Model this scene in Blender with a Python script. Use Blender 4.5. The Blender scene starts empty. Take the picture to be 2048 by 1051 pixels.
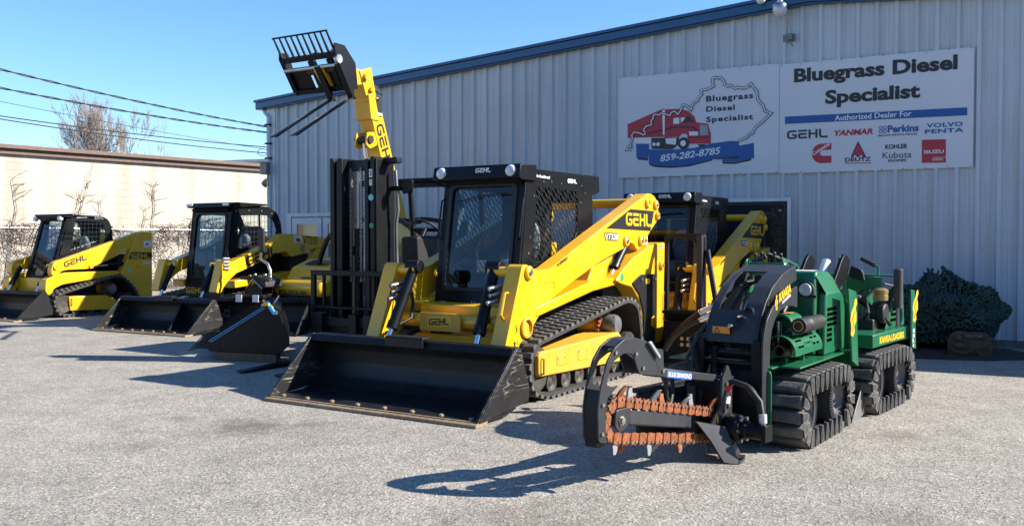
import bpy, math, random
from mathutils import Vector, Matrix
R = math.radians
random.seed(11)
S = bpy.context.scene
COL = S.collection
# ------------------------------------------------------------ camera, sky, sun, exposure
cam = bpy.data.cameras.new('camera'); camo = bpy.data.objects.new('camera', cam); COL.objects.link(camo)
camo.location = (0, 0, 1.38); camo.rotation_euler = (R(90 - 1.512), 0, 0)
cam.sensor_width = 36; cam.lens = 1800 / 2048 * 36; cam.clip_end = 1000; cam.clip_start = .05
S.camera = camo
EL = R(33.6); SD = Vector((.996 * math.cos(EL), -.09 * math.cos(EL), math.sin(EL))).normalized()
w = bpy.data.worlds.new('World'); S.world = w; w.use_nodes = True
nt = w.node_tree; bg = nt.nodes['Background']
sky = nt.nodes.new('ShaderNodeTexSky'); sky.sky_type = 'NISHITA'; sky.sun_disc = False
sky.sun_elevation = EL; sky.sun_rotation = R(95); sky.altitude = 300; sky.air_density = 1.0; sky.dust_density = .0; sky.ozone_density = 4.5
hs = nt.nodes.new('ShaderNodeHueSaturation'); hs.inputs['Saturation'].default_value = 1.12; nt.links.new(sky.outputs[0], hs.inputs['Color'])
tn = nt.nodes.new('ShaderNodeMix'); tn.data_type = 'RGBA'; tn.blend_type = 'MULTIPLY'; tn.inputs[0].default_value = 1; tn.inputs[7].default_value = (.965, .985, 1.02, 1); nt.links.new(hs.outputs[0], tn.inputs[6])
nt.links.new(tn.outputs[2], bg.inputs[0]); bg.inputs[1].default_value = .10
sl = bpy.data.lights.new('sun', 'SUN'); sl.energy = 5.0; sl.angle = R(.5); sl.color = (1, .93, .83)
so = bpy.data.objects.new('sun', sl); COL.objects.link(so); so.location = (20, 0, 20)
so.rotation_euler = SD.to_track_quat('Z', 'Y').to_euler()
S.view_settings.view_transform = 'Standard'; S.view_settings.look = 'None'; S.view_settings.exposure = 1.2
S.cycles.max_bounces = 8; S.cycles.transparent_max_bounces = 16

# ------------------------------------------------------------ helpers
def rnd(poly, r, n=4):
    """round every corner of a 2-D polygon (r: number or one per corner)"""
    out = []; N = len(poly)
    for i in range(N):
        p = Vector(poly[i]); a = Vector(poly[i - 1]) - p; b = Vector(poly[(i + 1) % N]) - p
        q = r[i] if isinstance(r, (list, tuple)) else r
        if q <= 0: out += [tuple(p)] * 1; continue
        d = min(q, a.length * .49, b.length * .49); A = p + a.normalized() * d; B = p + b.normalized() * d
        for k in range(n + 1):
            t = k / n; out.append(tuple(A * (1 - t) ** 2 + p * 2 * t * (1 - t) + B * t * t))
    return out
def circ(cx, cy, r, n=20, a0=0, a1=2 * math.pi, close=True):
    m = n if close else n + 1
    return [(cx + r * math.cos(a0 + (a1 - a0) * k / n), cy + r * math.sin(a0 + (a1 - a0) * k / n)) for k in range(m)]
AX = {'u': lambda p, t: (t, p[0], p[1]), 'v': lambda p, t: (p[0], t, p[1]), 'z': lambda p, t: (p[0], p[1], t)}
class MB:
    def __init__(s): s.V = []; s.F = []
    def add(s, v, f):
        o = len(s.V); s.V += [tuple(x) for x in v]; s.F += [tuple(i + o for i in q) for q in f]; return s
    def box(s, x0, x1, y0, y1, z0, z1):
        return s.add([(x, y, z) for z in (z0, z1) for y in (y0, y1) for x in (x0, x1)],
                     [(0, 2, 3, 1), (4, 5, 7, 6), (0, 1, 5, 4), (2, 6, 7, 3), (0, 4, 6, 2), (1, 3, 7, 5)])
    def pr(s, poly, ax, a, b):
        f = AX[ax]; n = len(poly)
        return s.add([f(p, a) for p in poly] + [f(p, b) for p in poly],
                     [tuple(range(n)), tuple(range(2 * n - 1, n - 1, -1))] + [(i, i + n, (i + 1) % n + n, (i + 1) % n) for i in range(n)])
    def ring(s, out, inn, ax, a, b):
        f = AX[ax]; n = len(out)
        v = [f(p, t) for t in (a, b) for L in (out, inn) for p in L]; F = []
        for i in range(n):
            j = (i + 1) % n
            F += [(i, j, n + j, n + i), (2 * n + i, 3 * n + i, 3 * n + j, 2 * n + j), (i, 2 * n + i, 2 * n + j, j), (n + i, n + j, 3 * n + j, 3 * n + i)]
        return s.add(v, F)
    def tube(s, path, r, n=8, cap=True):
        P = [Vector(p) for p in path]; m = len(P); v = []; F = []; ref = None
        for i in range(m):
            d = (P[min(i + 1, m - 1)] - P[max(i - 1, 0)]).normalized()
            if ref is None: ref = d.orthogonal().normalized()
            ref = (ref - d * ref.dot(d)).normalized() if (ref - d * ref.dot(d)).length > 1e-5 else d.orthogonal().normalized()
            c = d.cross(ref); q = r[i] if isinstance(r, (list, tuple)) else r
            v += [P[i] + (ref * math.cos(2 * math.pi * k / n) + c * math.sin(2 * math.pi * k / n)) * q for k in range(n)]
        for i in range(m - 1):
            for k in range(n): F.append((i * n + k, i * n + (k + 1) % n, (i + 1) * n + (k + 1) % n, (i + 1) * n + k))
        if cap: F += [tuple(range(n - 1, -1, -1)), tuple(range((m - 1) * n, m * n))]
        return s.add(v, F)
    def cyl(s, p0, p1, r, n=20, r1=None): return s.tube([p0, p1], [r, r if r1 is None else r1], n)
    def lathe(s, prof, c, ax='u', n=32, a0=0, a1=2 * math.pi):
        """prof: (radius, along) pairs turned round the axis through c"""
        c = Vector(c); v = []; F = []; m = len(prof); full = abs(a1 - a0) > 6.28; N = n if full else n + 1
        for k in range(N):
            a = a0 + (a1 - a0) * k / n; ca, sa = math.cos(a), math.sin(a)
            for r, t in prof:
                v.append(c + Vector({'u': (t, r * ca, r * sa), 'v': (r * ca, t, r * sa), 'z': (r * ca, r * sa, t)}[ax]))
        for k in range(n):
            j = (k + 1) % N
            for i in range(m - 1): F.append((k * m + i, j * m + i, j * m + i + 1, k * m + i + 1))
        return s.add(v, F)
    def ball(s, c, r, n=10, sz=(1, 1, 1)):
        v = []; F = []; c = Vector(c)
        for i in range(1, n):
            t = math.pi * i / n
            for k in range(2 * n):
                a = math.pi * k / n; v.append(c + Vector((math.sin(t) * math.cos(a) * r * sz[0], math.sin(t) * math.sin(a) * r * sz[1], math.cos(t) * r * sz[2])))
        N = 2 * n; top = len(v); v += [c + Vector((0, 0, r * sz[2])), c - Vector((0, 0, r * sz[2]))]
        for i in range(n - 2):
            for k in range(N): F.append((i * N + k, (i + 1) * N + k, (i + 1) * N + (k + 1) % N, i * N + (k + 1) % N))
        for k in range(N): F += [(top, k, (k + 1) % N), (top + 1, (n - 2) * N + (k + 1) % N, (n - 2) * N + k)]
        return s.add(v, F)
    def bolts(s, pts, ax, t, r=.012, h=.01):
        for p in pts: s.pr(circ(p[0], p[1], r, 6), ax, t, t + h)
        return s
    def xf(s, M):
        s.V = [tuple(M @ Vector(p)) for p in s.V]; return s
    def build(s, name, mat, parent=None, bev=0, ang=38, seg=2):
        me = bpy.data.meshes.new(name); me.from_pydata(s.V, [], s.F); me.materials.append(mat)
        import bmesh
        b = bmesh.new(); b.from_mesh(me); bmesh.ops.recalc_face_normals(b, faces=b.faces); b.to_mesh(me); b.free()
        me.polygons.foreach_set('use_smooth', [True] * len(me.polygons)); me.set_sharp_from_angle(angle=R(ang))
        o = bpy.data.objects.new(name, me); COL.objects.link(o); o.parent = parent
        if bev:
            m = o.modifiers.new('bevel', 'BEVEL'); m.width = bev; m.segments = seg; m.limit_method = 'ANGLE'; m.angle_limit = R(40)
        return o
def tag(o, label=None, cat=None, group=None, kind=None):
    for k, v in (('label', label), ('category', cat), ('group', group), ('kind', kind)):
        if v: o[k] = v
    return o
def thing(name, loc, rz=0, label=None, cat=None, group=None):
    o = bpy.data.objects.new(name, None); COL.objects.link(o); o.location = loc; o.rotation_euler = (0, 0, R(rz)); o.empty_display_size = .2
    return tag(o, label, cat, group)
def copy_tree(o, parent=None, skip=()):
    c = o.copy(); COL.objects.link(c); c.parent = parent
    for ch in list(o.children):
        if ch.name.split('.')[0] not in skip: copy_tree(ch, c, skip)
    return c
# flat lettering and marks -----------------------------------------------------
def place(pts, F, o, xd, yd, th=.0025):
    o = Vector(o); xd = Vector(xd); yd = Vector(yd); n = xd.cross(yd).normalized()
    return [tuple(o + xd * p[0] + yd * p[1] + n * (th if len(p) > 2 and p[2] > 0 else 0)) for p in pts], F
_fc = {}
def glyphs(s, bold=0, shear=0, space=1):
    k = (s, bold, shear, space)
    if k not in _fc:
        c = bpy.data.curves.new('t', 'FONT'); c.body = s; c.offset = bold; c.shear = shear; c.space_character = space; c.resolution_u = 3; c.extrude = .5
        o = bpy.data.objects.new('t', c); me = bpy.data.meshes.new_from_object(o)
        V = [tuple(v.co) for v in me.vertices]; F = [tuple(p.vertices) for p in me.polygons]
        bpy.data.objects.remove(o); bpy.data.curves.remove(c); bpy.data.meshes.remove(me)
        x0 = min(v[0] for v in V); x1 = max(v[0] for v in V); y0 = min(v[1] for v in V); y1 = max(v[1] for v in V)
        _fc[k] = ([((v[0] - x0) / (x1 - x0), (v[1] - y0) / (y1 - y0), v[2]) for v in V], F)
    return _fc[k]
def strip(path, w):
    """a mitred flat stroke"""
    P = [Vector(p) for p in path]; n = len(P); L = []; Rr = []
    for i in range(n):
        a = (P[i] - P[i - 1]).normalized() if i else None; b = (P[i + 1] - P[i]).normalized() if i < n - 1 else None
        a = a or b; b = b or a; t = (a + b); t = t.normalized() if t.length > 1e-6 else a
        nn = Vector((-t.y, t.x)); q = w / 2 / max(.35, nn.dot(Vector((-a.y, a.x)))); L.append(P[i] + nn * q); Rr.append(P[i] - nn * q)
    V = []; F = []
    for i in range(n): V += [(L[i].x, L[i].y, 0), (Rr[i].x, Rr[i].y, 0), (L[i].x, L[i].y, 1), (Rr[i].x, Rr[i].y, 1)]
    for i in range(n - 1):
        k = 4 * i; F += [(k + 2, k + 3, k + 7, k + 6), (k, k + 4, k + 5, k + 1), (k, k + 2, k + 6, k + 4), (k + 1, k + 5, k + 7, k + 3)]
    return V, F
def arcs(pts, r): return rnd_open(pts, r)
def rnd_open(pts, r, n=4):
    out = [pts[0]]
    for i in range(1, len(pts) - 1):
        p = Vector(pts[i]); a = Vector(pts[i - 1]) - p; b = Vector(pts[i + 1]) - p
        d = min(r, a.length * .49, b.length * .49); A = p + a.normalized() * d; B = p + b.normalized() * d
        out += [tuple(A * (1 - t / n) ** 2 + p * 2 * (t / n) * (1 - t / n) + B * (t / n) ** 2) for t in range(n + 1)]
    return out + [pts[-1]]
def techno():
    """the wide four-letter maker's mark"""
    V = []; F = []; t = .21; h = t / 2
    def st(path, r=0):
        v, f = strip(rnd_open(path, r) if r else path, t); o = len(V); V.extend(v); F.extend(tuple(i + o for i in q) for q in f)
    st([(.92, 1 - h), (h, 1 - h), (h, h), (.98 - h, h), (.98 - h, .52)], .3); st([(.98 - t, .47), (.5, .47)])
    st([(1.1, 1 - h), (1.98, 1 - h)]); st([(1.1 + h, .6), (1.1 + h, h), (1.98, h)], .2); st([(1.1 + t, .52), (1.92, .52)])
    st([(2.12 + h, 1), (2.12 + h, 0)]); st([(3.0 - h, 1), (3.0 - h, 0)]); st([(2.12 + t, .52), (3.0 - t, .52)])
    st([(3.14 + h, 1), (3.14 + h, h), (4.0, h)], .25)
    return [(x / 4, y, z) for x, y, z in V], F
_gm = techno()
def mark(g, parent, mat, o, xd, yd, w, h, name='lettering', th=.002):
    """lay glyph mesh g on a face: o lower-left corner, xd / yd unit directions"""
    V, F = g; xd = Vector(xd).normalized(); yd = Vector(yd).normalized()
    v, f = place(V, F, o, xd * w, yd * h, th); m = MB(); m.add(v, f); return m.build(name, mat, parent, ang=20)
def text(s, parent, mat, o, xd, yd, w, h, bold=.02, shear=0, space=1, name='lettering', th=.002):
    return mark(glyphs(s, bold, shear, space), parent, mat, o, xd, yd, w, h, name, th)
def decal(poly, parent, mat, o, xd, yd, name='decal', th=.0015):
    n = len(poly); V = [(p[0], p[1], 0) for p in poly] + [(p[0], p[1], 1) for p in poly]
    F = [tuple(range(n - 1, -1, -1)), tuple(range(n, 2 * n))] + [(i, (i + 1) % n, n + (i + 1) % n, n + i) for i in range(n)]
    v, f = place(V, F, o, Vector(xd), Vector(yd), th); return MB().add(v, f).build(name, mat, parent)
RU = ((0, 1, 0), (0, 0, 1))      # right-hand faces: text runs along +v
FR = ((1, 0, 0), (0, 0, 1))      # front faces: text runs along +u

# ------------------------------------------------------------ materials
def mat(name, col, rough=.5, metal=0, spec=.5, coat=0, vary=.0, vscale=8, dust=0, dcol=(.35, .32, .28), bump=0, bscale=40, rvar=0):
    m = bpy.data.materials.new(name); m.use_nodes = True; t = m.node_tree; N = t.nodes; b = N['Principled BSDF']
    b.inputs['Base Color'].default_value = (*col, 1); b.inputs['Roughness'].default_value = rough; b.inputs['Metallic'].default_value = metal
    b.inputs['Specular IOR Level'].default_value = spec; b.inputs['Coat Weight'].default_value = coat; b.inputs['Coat Roughness'].default_value = .12
    tc = N.new('ShaderNodeTexCoord'); cur = None
    def noise(sc, det=5, ro=.6):
        n = N.new('ShaderNodeTexNoise'); n.inputs['Scale'].default_value = sc; n.inputs['Detail'].default_value = det; n.inputs['Roughness'].default_value = ro
        t.links.new(tc.outputs['Object'], n.inputs['Vector']); return n
    if vary or dust:
        n = noise(vscale); mx = N.new('ShaderNodeMix'); mx.data_type = 'RGBA'; rp = N.new('ShaderNodeValToRGB')
        rp.color_ramp.elements[0].position = .3; rp.color_ramp.elements[1].position = .75; t.links.new(n.outputs[0], rp.inputs[0])
        mx.inputs[6].default_value = (*[c * (1 - vary) for c in col], 1); mx.inputs[7].default_value = (*[min(1, c * (1 + vary)) for c in col], 1)
        t.links.new(rp.outputs[0], mx.inputs[0]); cur = mx.outputs[2]
        if dust:
            n2 = noise(3.1, 8, .72); r2 = N.new('ShaderNodeMapRange'); r2.inputs[1].default_value = .42; r2.inputs[2].default_value = .78; r2.inputs[3].default_value = 0; r2.inputs[4].default_value = dust
            t.links.new(n2.outputs[0], r2.inputs[0]); m2 = N.new('ShaderNodeMix'); m2.data_type = 'RGBA'; m2.inputs[7].default_value = (*dcol, 1)
            t.links.new(r2.outputs[0], m2.inputs[0]); t.links.new(cur, m2.inputs[6]); cur = m2.outputs[2]
        t.links.new(cur, b.inputs['Base Color'])
    if rvar:
        n3 = noise(6, 6); r3 = N.new('ShaderNodeMapRange'); r3.inputs[3].default_value = max(.03, rough - rvar); r3.inputs[4].default_value = min(1, rough + rvar)
        t.links.new(n3.outputs[0], r3.inputs[0]); t.links.new(r3.outputs[0], b.inputs['Roughness'])
    if bump:
        n4 = noise(bscale, 4); bp = N.new('ShaderNodeBump'); bp.inputs['Strength'].default_value = bump; bp.inputs['Distance'].default_value = .01
        t.links.new(n4.outputs[0], bp.inputs['Height']); t.links.new(bp.outputs[0], b.inputs['Normal'])
    return m
def glass(name, tint=(.55, .62, .66), refl=.12):
    m = bpy.data.materials.new(name); m.use_nodes = True; t = m.node_tree; N = t.nodes; N.remove(N['Principled BSDF'])
    tr = N.new('ShaderNodeBsdfTransparent'); tr.inputs[0].default_value = (*tint, 1); gl = N.new('ShaderNodeBsdfGlossy'); gl.inputs['Roughness'].default_value = .03
    gl.inputs[0].default_value = (.9, .95, 1, 1)
    lw = N.new('ShaderNodeFresnel'); lw.inputs[0].default_value = 1.5; ad = N.new('ShaderNodeMath'); ad.operation = 'ADD'; ad.inputs[1].default_value = refl; ad.use_clamp = True
    t.links.new(lw.outputs[0], ad.inputs[0]); mx = N.new('ShaderNodeMixShader'); ge = N.new('ShaderNodeNewGeometry'); iv = N.new('ShaderNodeMath'); iv.operation = 'SUBTRACT'; iv.inputs[0].default_value = 1; t.links.new(ge.outputs['Backfacing'], iv.inputs[1]); mu = N.new('ShaderNodeMath'); mu.operation = 'MULTIPLY'; t.links.new(ad.outputs[0], mu.inputs[0]); t.links.new(iv.outputs[0], mu.inputs[1]); t.links.new(mu.outputs[0], mx.inputs[0]); t.links.new(tr.outputs[0], mx.inputs[1]); t.links.new(gl.outputs[0], mx.inputs[2])
    t.links.new(mx.outputs[0], N['Material Output'].inputs[0]); return m
M = dict(
    yellow=mat('yellow_paint', (.80, .425, .003), .34, coat=.35, vary=.08, vscale=2.5, dust=.34, dcol=(.42, .29, .10), rvar=.08, bump=.03, bscale=120),
    dusty=mat('dusty_yellow', (.68, .355, .010), .55, vary=.1, dust=.55, dcol=(.36, .26, .14), bump=.15, bscale=60),
    black=mat('black_paint', (.004, .005, .007), .42, spec=.2, coat=.02, vary=.2, dust=.06, dcol=(.03, .03, .03), rvar=.08),
    bucket=mat('bucket_black', (.006, .007, .009), .45, spec=.2, vary=.3, vscale=5, dust=.12, dcol=(.035, .034, .033), rvar=.12, bump=.05),
    satin=mat('satin_black', (.009, .010, .012), .5, spec=.28, vary=.2, dust=.12, dcol=(.05, .048, .046), rvar=.1),
    frame=mat('matt_black', (.012, .012, .013), .6), rubber=mat('rubber', (.022, .022, .022), .78, vary=.25, dust=.45, dcol=(.11, .105, .1), bump=.2, bscale=70),
    tread=mat('worn_rubber', (.06, .059, .057), .85, vary=.35, dust=.8, dcol=(.21, .20, .185), bump=.35, bscale=60),
    steel=mat('steel', (.42, .42, .42), .4, metal=1, vary=.2, rvar=.15), chrome=mat('chrome', (.75, .77, .8), .12, metal=1),
    zinc=mat('zinc_bolt', (.42, .4, .33), .4, metal=1), worn=mat('worn_steel', (.30, .225, .14), .6, metal=.15, vary=.5, vscale=25, dust=.8, dcol=(.2, .09, .04), bump=.3),
    rust=mat('rust', (.26, .072, .016), .8, vary=.55, vscale=30, dust=.6, dcol=(.09, .03, .014), bump=.4, bscale=90),
    green=mat('green_paint', (.007, .125, .05), .36, coat=.3, vary=.1, vscale=3, dust=.12, dcol=(.08, .12, .07), rvar=.08),
    white=mat('white_sticker', (.75, .75, .74), .5), decal_black=mat('black_sticker', (.014, .013, .012), .45), gold=mat('gold_sticker', (.78, .42, .01), .45),
    orange=mat('orange_sticker', (.75, .27, .02), .5), blue=mat('blue_sticker', (.02, .12, .5), .5), red=mat('red_paint', (.55, .02, .02), .45),
    cyan=mat('bright_blue_edge', (.05, .42, .75), .4), sage=mat('green_sticker', (.02, .3, .12), .5), teal=mat('pale_green_sticker', (.2, .6, .5), .5),
    glass=glass('cab_glass', (.70, .78, .83), .0), clear=glass('clear_glass', (.85, .9, .9), .0),
    lens=mat('lamp_lens', (.55, .57, .6), .12, coat=1, vary=.2, vscale=60), amber=mat('amber_lens', (.7, .16, .01), .15, coat=1),
    charcoal=mat('charcoal_paint', (.026, .028, .032), .42, spec=.35, vary=.2, dust=.15, dcol=(.06, .058, .055), rvar=.1), seat=mat('seat_vinyl', (.03, .03, .034), .6), grip=mat('grip_rubber', (.012, .012, .012), .55), wood=mat('timber', (.12, .085, .05), .8, vary=.3, vscale=15, bump=.3),
    slot_shade_ink=mat('slot_shade_ink_black', (.002, .002, .002), 1, spec=0), alu=mat('galvanised_steel', (.5, .51, .52), .42, metal=.8, vary=.15, rvar=.1), grey=mat('grey_casting', (.16, .165, .17), .5, metal=.4, vary=.2, dust=.3), cast=mat('dark_casting', (.05, .047, .042), .6, metal=.3, vary=.35, dust=.5, dcol=(.12, .085, .05), bump=.2),  # flat black: the shade inside slots put into colour, also guard lettering
)
# ============================================================ SETTING
def asphalt():
    m = bpy.data.materials.new('asphalt'); m.use_nodes = True; t = m.node_tree; N = t.nodes; b = N['Principled BSDF']; L = t.links.new
    tc = N.new('ShaderNodeTexCoord')
    def noise(sc, det=6, ro=.6, d=0):
        n = N.new('ShaderNodeTexNoise'); n.inputs['Scale'].default_value = sc; n.inputs['Detail'].default_value = det; n.inputs['Roughness'].default_value = ro; n.inputs['Distortion'].default_value = d
        L(tc.outputs['Object'], n.inputs['Vector']); return n.outputs[0]
    def ramp(x, pts):
        r = N.new('ShaderNodeValToRGB'); e = r.color_ramp.elements
        while len(e) < len(pts): e.new(.5)
        for k, (p, c) in enumerate(pts): e[k].position = p; e[k].color = (*c, 1)
        L(x, r.inputs[0]); return r.outputs[0]
    def mix(f, a, c, mode='MIX'):
        x = N.new('ShaderNodeMix'); x.data_type = 'RGBA'; x.blend_type = mode
        if isinstance(f, float): x.inputs[0].default_value = f
        else: L(f, x.inputs[0])
        for k, q in ((6, a), (7, c)):
            if isinstance(q, tuple): x.inputs[k].default_value = (*q, 1)
            else: L(q, x.inputs[k])
        return x.outputs[2]
    vo = N.new('ShaderNodeTexVoronoi'); vo.inputs['Scale'].default_value = 85; L(tc.outputs['Object'], vo.inputs['Vector'])
    v2 = N.new('ShaderNodeTexVoronoi'); v2.inputs['Scale'].default_value = 150; L(tc.outputs['Object'], v2.inputs['Vector'])
    st = ramp(vo.outputs['Color'], [(.0, (.045, .043, .04)), (.22, (.14, .136, .128)), (.5, (.25, .242, .226)), (.8, (.37, .355, .33)), (1, (.62, .6, .57))])
    s2 = ramp(v2.outputs['Color'], [(.0, (.05, .05, .048)), (.5, (.2, .192, .178)), (1, (.38, .365, .34))])
    c = mix(.35, st, s2)
    c = mix(1., c, (1.15, 1.12, 1.075), 'MULTIPLY')
    c = mix(1., c, ramp(noise(.35, 6), [(.25, (.80, .785, .76)), (.5, (1., .985, .955)), (.75, (1.14, 1.11, 1.06))]), 'MULTIPLY')
    c = mix(1., c, ramp(noise(2.6, 8, .7), [(.3, (.78, .775, .765)), (.6, (1.08, 1.08, 1.07))]), 'MULTIPLY')
    sp = ramp(noise(.8, 5, .62, .6), [(.66, (0, 0, 0)), (.76, (.5, .5, .5))]); c = mix(sp, c, (.09, .078, .06))
    # oily stains that lie on the lot in front of the big bucket
    geo = N.new('ShaderNodeVectorMath'); geo.operation = 'MULTIPLY'; L(tc.outputs['Object'], geo.inputs[0]); geo.inputs[1].default_value = (1, 1, 0)
    for (x, y, r, k) in ((-1.95, 6.62, .55, .75), (-1.5, 6.7, .3, .5), (-2.55, 6.9, .25, .5), (-2.45, 6.0, .3, .35), (.35, 6.1, .3, .45), (.15, 4.2, 1.0, .45), (-4.6, 10.5, .8, .4), (2.75, 6.3, .35, .5), (-3.2, 5.2, .6, .3), (1.9, 4.4, .5, .3), (-6.5, 10.5, .9, .35)):
        d = N.new('ShaderNodeVectorMath'); d.operation = 'DISTANCE'; L(geo.outputs[0], d.inputs[0]); d.inputs[1].default_value = (x, y, 0)
        a = N.new('ShaderNodeMath'); a.operation = 'MULTIPLY_ADD'; L(noise(7, 6, .7), a.inputs[0]); a.inputs[1].default_value = -r * 1.6; L(d.outputs['Value'], a.inputs[2])
        q = N.new('ShaderNodeMapRange'); q.inputs[1].default_value = r * -.1; q.inputs[2].default_value = -r * .75; q.inputs[3].default_value = 0; q.inputs[4].default_value = k; L(a.outputs[0], q.inputs[0])
        c = mix(q.outputs[0], c, (.085, .068, .045))
    # hairline cracks
    vc = N.new('ShaderNodeTexVoronoi'); vc.feature = 'DISTANCE_TO_EDGE'; vc.inputs['Scale'].default_value = .3
    wv = N.new('ShaderNodeVectorMath'); wv.operation = 'ADD'; nn = N.new('ShaderNodeTexNoise'); nn.inputs['Scale'].default_value = 1.4; nn.inputs['Detail'].default_value = 6; L(tc.outputs['Object'], nn.inputs['Vector'])
    sc = N.new('ShaderNodeVectorMath'); sc.operation = 'SCALE'; sc.inputs['Scale'].default_value = .8; L(nn.outputs['Color'], sc.inputs[0]); L(tc.outputs['Object'], wv.inputs[0]); L(sc.outputs[0], wv.inputs[1]); L(wv.outputs[0], vc.inputs['Vector'])
    c = mix(ramp(vc.outputs['Distance'], [(.0, (.22, .22, .22)), (.003, (0, 0, 0))]), c, (.05, .048, .045))
    L(c, b.inputs['Base Color']); b.inputs['Roughness'].default_value = .85; b.inputs['Specular IOR Level'].default_value = .3
    bp = N.new('ShaderNodeBump'); bp.inputs['Strength'].default_value = .55; bp.inputs['Distance'].default_value = .006; L(vo.outputs['Distance'], bp.inputs['Height']); L(bp.outputs[0], b.inputs['Normal'])
    return m
g = MB(); xs = [-300, -120, -60, -40] + [-30 + i for i in range(0, 61)] + [40, 60, 120, 300]; ys = [-200, -60, -20, -5] + [i for i in range(0, 50)] + [55, 60, 80, 120, 400]
g.add([(x, y, 0) for y in ys for x in xs], [(j * len(xs) + i, j * len(xs) + i + 1, (j + 1) * len(xs) + i + 1, (j + 1) * len(xs) + i) for j in range(len(ys) - 1) for i in range(len(xs) - 1)])
tag(g.build('ground', asphalt()), kind='structure')

m = MB(); rg = random.Random(21)
for _ in range(2600):
    y = 3.6 + 9 * rg.random() ** 1.6; x = rg.uniform(-.6, .6) * y; r = rg.choice((.003, .004, .005, .006, .009)); V = [(x + r * dx * rg.uniform(.6, 1.2), y + r * dy * rg.uniform(.6, 1.2), r * dz * rg.uniform(.5, 1)) for dx, dy, dz in ((1, 0, 0), (-.5, .87, 0), (-.5, -.87, 0), (.2, .1, 1.1))]
    m.add(V, [(0, 1, 3), (1, 2, 3), (2, 0, 3)])
tag(m.build('loose_gravel', mat('gravel', (.27, .25, .22), .9, vary=.5, vscale=3)), kind='stuff')
# unseen woods added behind the camera: something dark for glass and black paint to mirror
rg = random.Random(31); nx, nz = 90, 9; V = []; hts = [7.5 + 2.6 * math.sin(i * .37) + 1.8 * math.sin(i * .91 + 1) + rg.uniform(-.8, .8) for i in range(nx + 1)]
for i in range(nx + 1):
    for j in range(nz + 1): V.append((-60 + 120 * i / nx + rg.uniform(-.4, .4), -24 + 3.2 * math.sin(math.pi * j / nz) * (1 + .3 * math.sin(i * .8 + j)) + rg.uniform(-.6, .6), -.3 + hts[i] * j / nz + rg.uniform(-.3, .3)))
m = MB(); m.add(V, [(i * (nz + 1) + j, (i + 1) * (nz + 1) + j, (i + 1) * (nz + 1) + j + 1, i * (nz + 1) + j + 1) for i in range(nx) for j in range(nz)])
m.add([(a, b - 4, c) for a, b, c in V], [(i * (nz + 1) + j, i * (nz + 1) + j + 1, (i + 1) * (nz + 1) + j + 1, (i + 1) * (nz + 1) + j) for i in range(nx) for j in range(nz)])
tag(m.build('added_woods', mat('added_woods_dark', (.07, .06, .045), .95, vary=.5, vscale=.8, bump=.5, bscale=2)), kind='stuff')
# ---- the metal building -------------------------------------------------
bld = thing('metal_building', (-4.4834, 17.3388, 0), -28.88, 'pale blue grey ribbed metal building with dark blue roof edge behind the machines', 'building')
wallm = mat('ribbed_siding', (.51, .555, .595), .45, vary=.05, vscale=1.2, dust=.12, dcol=(.42, .42, .42), spec=.4, rvar=.08)
trimw = mat('white_trim', (.62, .63, .64), .45, vary=.06)
bluem = mat('blue_trim', (.012, .075, .19), .4, vary=.1, vscale=2, coat=.2, dust=.08, dcol=(.08, .12, .18))
def streaks(m, sx, sz, lo):
    t = m.node_tree; N = t.nodes; b = N['Principled BSDF']; src = b.inputs['Base Color'].links[0].from_socket; tc = N.new('ShaderNodeTexCoord'); mp = N.new('ShaderNodeMapping'); mp.inputs['Scale'].default_value = (sx, sx, sz); t.links.new(tc.outputs['Object'], mp.inputs[0])
    n = N.new('ShaderNodeTexNoise'); n.inputs['Scale'].default_value = 1; n.inputs['Detail'].default_value = 6; n.inputs['Roughness'].default_value = .65; t.links.new(mp.outputs[0], n.inputs['Vector'])
    r = N.new('ShaderNodeValToRGB'); r.color_ramp.elements[0].position = .36; r.color_ramp.elements[0].color = (lo, lo * .985, lo * .96, 1); r.color_ramp.elements[1].position = .58; t.links.new(n.outputs[0], r.inputs[0])
    x = N.new('ShaderNodeMix'); x.data_type = 'RGBA'; x.blend_type = 'MULTIPLY'; x.inputs[0].default_value = 1; t.links.new(src, x.inputs[6]); t.links.new(r.outputs[0], x.inputs[7]); t.links.new(x.outputs[2], b.inputs['Base Color'])
streaks(wallm, 9, .35, .86)
SP = .2438; prof = []
n0, n1 = -1, 82
prof.append((-.2, 0))
for n in range(0, n1):
    x = n * SP; prof += [(x - .040, 0), (x - .026, -.038), (x + .016, -.038), (x + .034, 0), (x + .1, 0), (x + .106, -.006), (x + .134, -.006), (x + .14, 0)]
prof.append((20, 0))
def rz(x): return 4.64 + .03 - .0733 * abs(x - 9.85)
m = MB(); V = []
for (zz, off) in ((.1, 0), (1.275, 0), (1.2751, -.004)):
    V += [(x, y + off, zz) for x, y in prof]
V += [(x, y - .004, rz(x)) for x, y in prof]; k = len(prof)
m.add(V, [(r * k + i, r * k + i + 1, (r + 1) * k + i + 1, (r + 1) * k + i) for r in range(3) for i in range(k - 1)])
fw = m.build('wall', wallm, bld, ang=20)
m = MB()
for n in range(0, 60):
    for zz in (.35, 1.25, 2.2, 3.55):
        for dx in (-.075, .065): m.ball((n * SP + dx, -.006, zz), .006, 4)
m.build('screws', M['zinc'], fw)
m = MB(); m.box(-.18, 20, .02, .12, -.5, .102); m.build('base_wall', mat('base_concrete', (.2, .19, .17), .85, vary=.3, bump=.3), bld)
m = MB(); m.box(-.24, -.2, -.004, 22, -.4, 3.93); m.build('side_wall', wallm, bld)
m = MB(); m.box(-.245, -.05, -.037, -.006, .05, 3.92); m.build('corner_trim', trimw, bld, .004)
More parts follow.
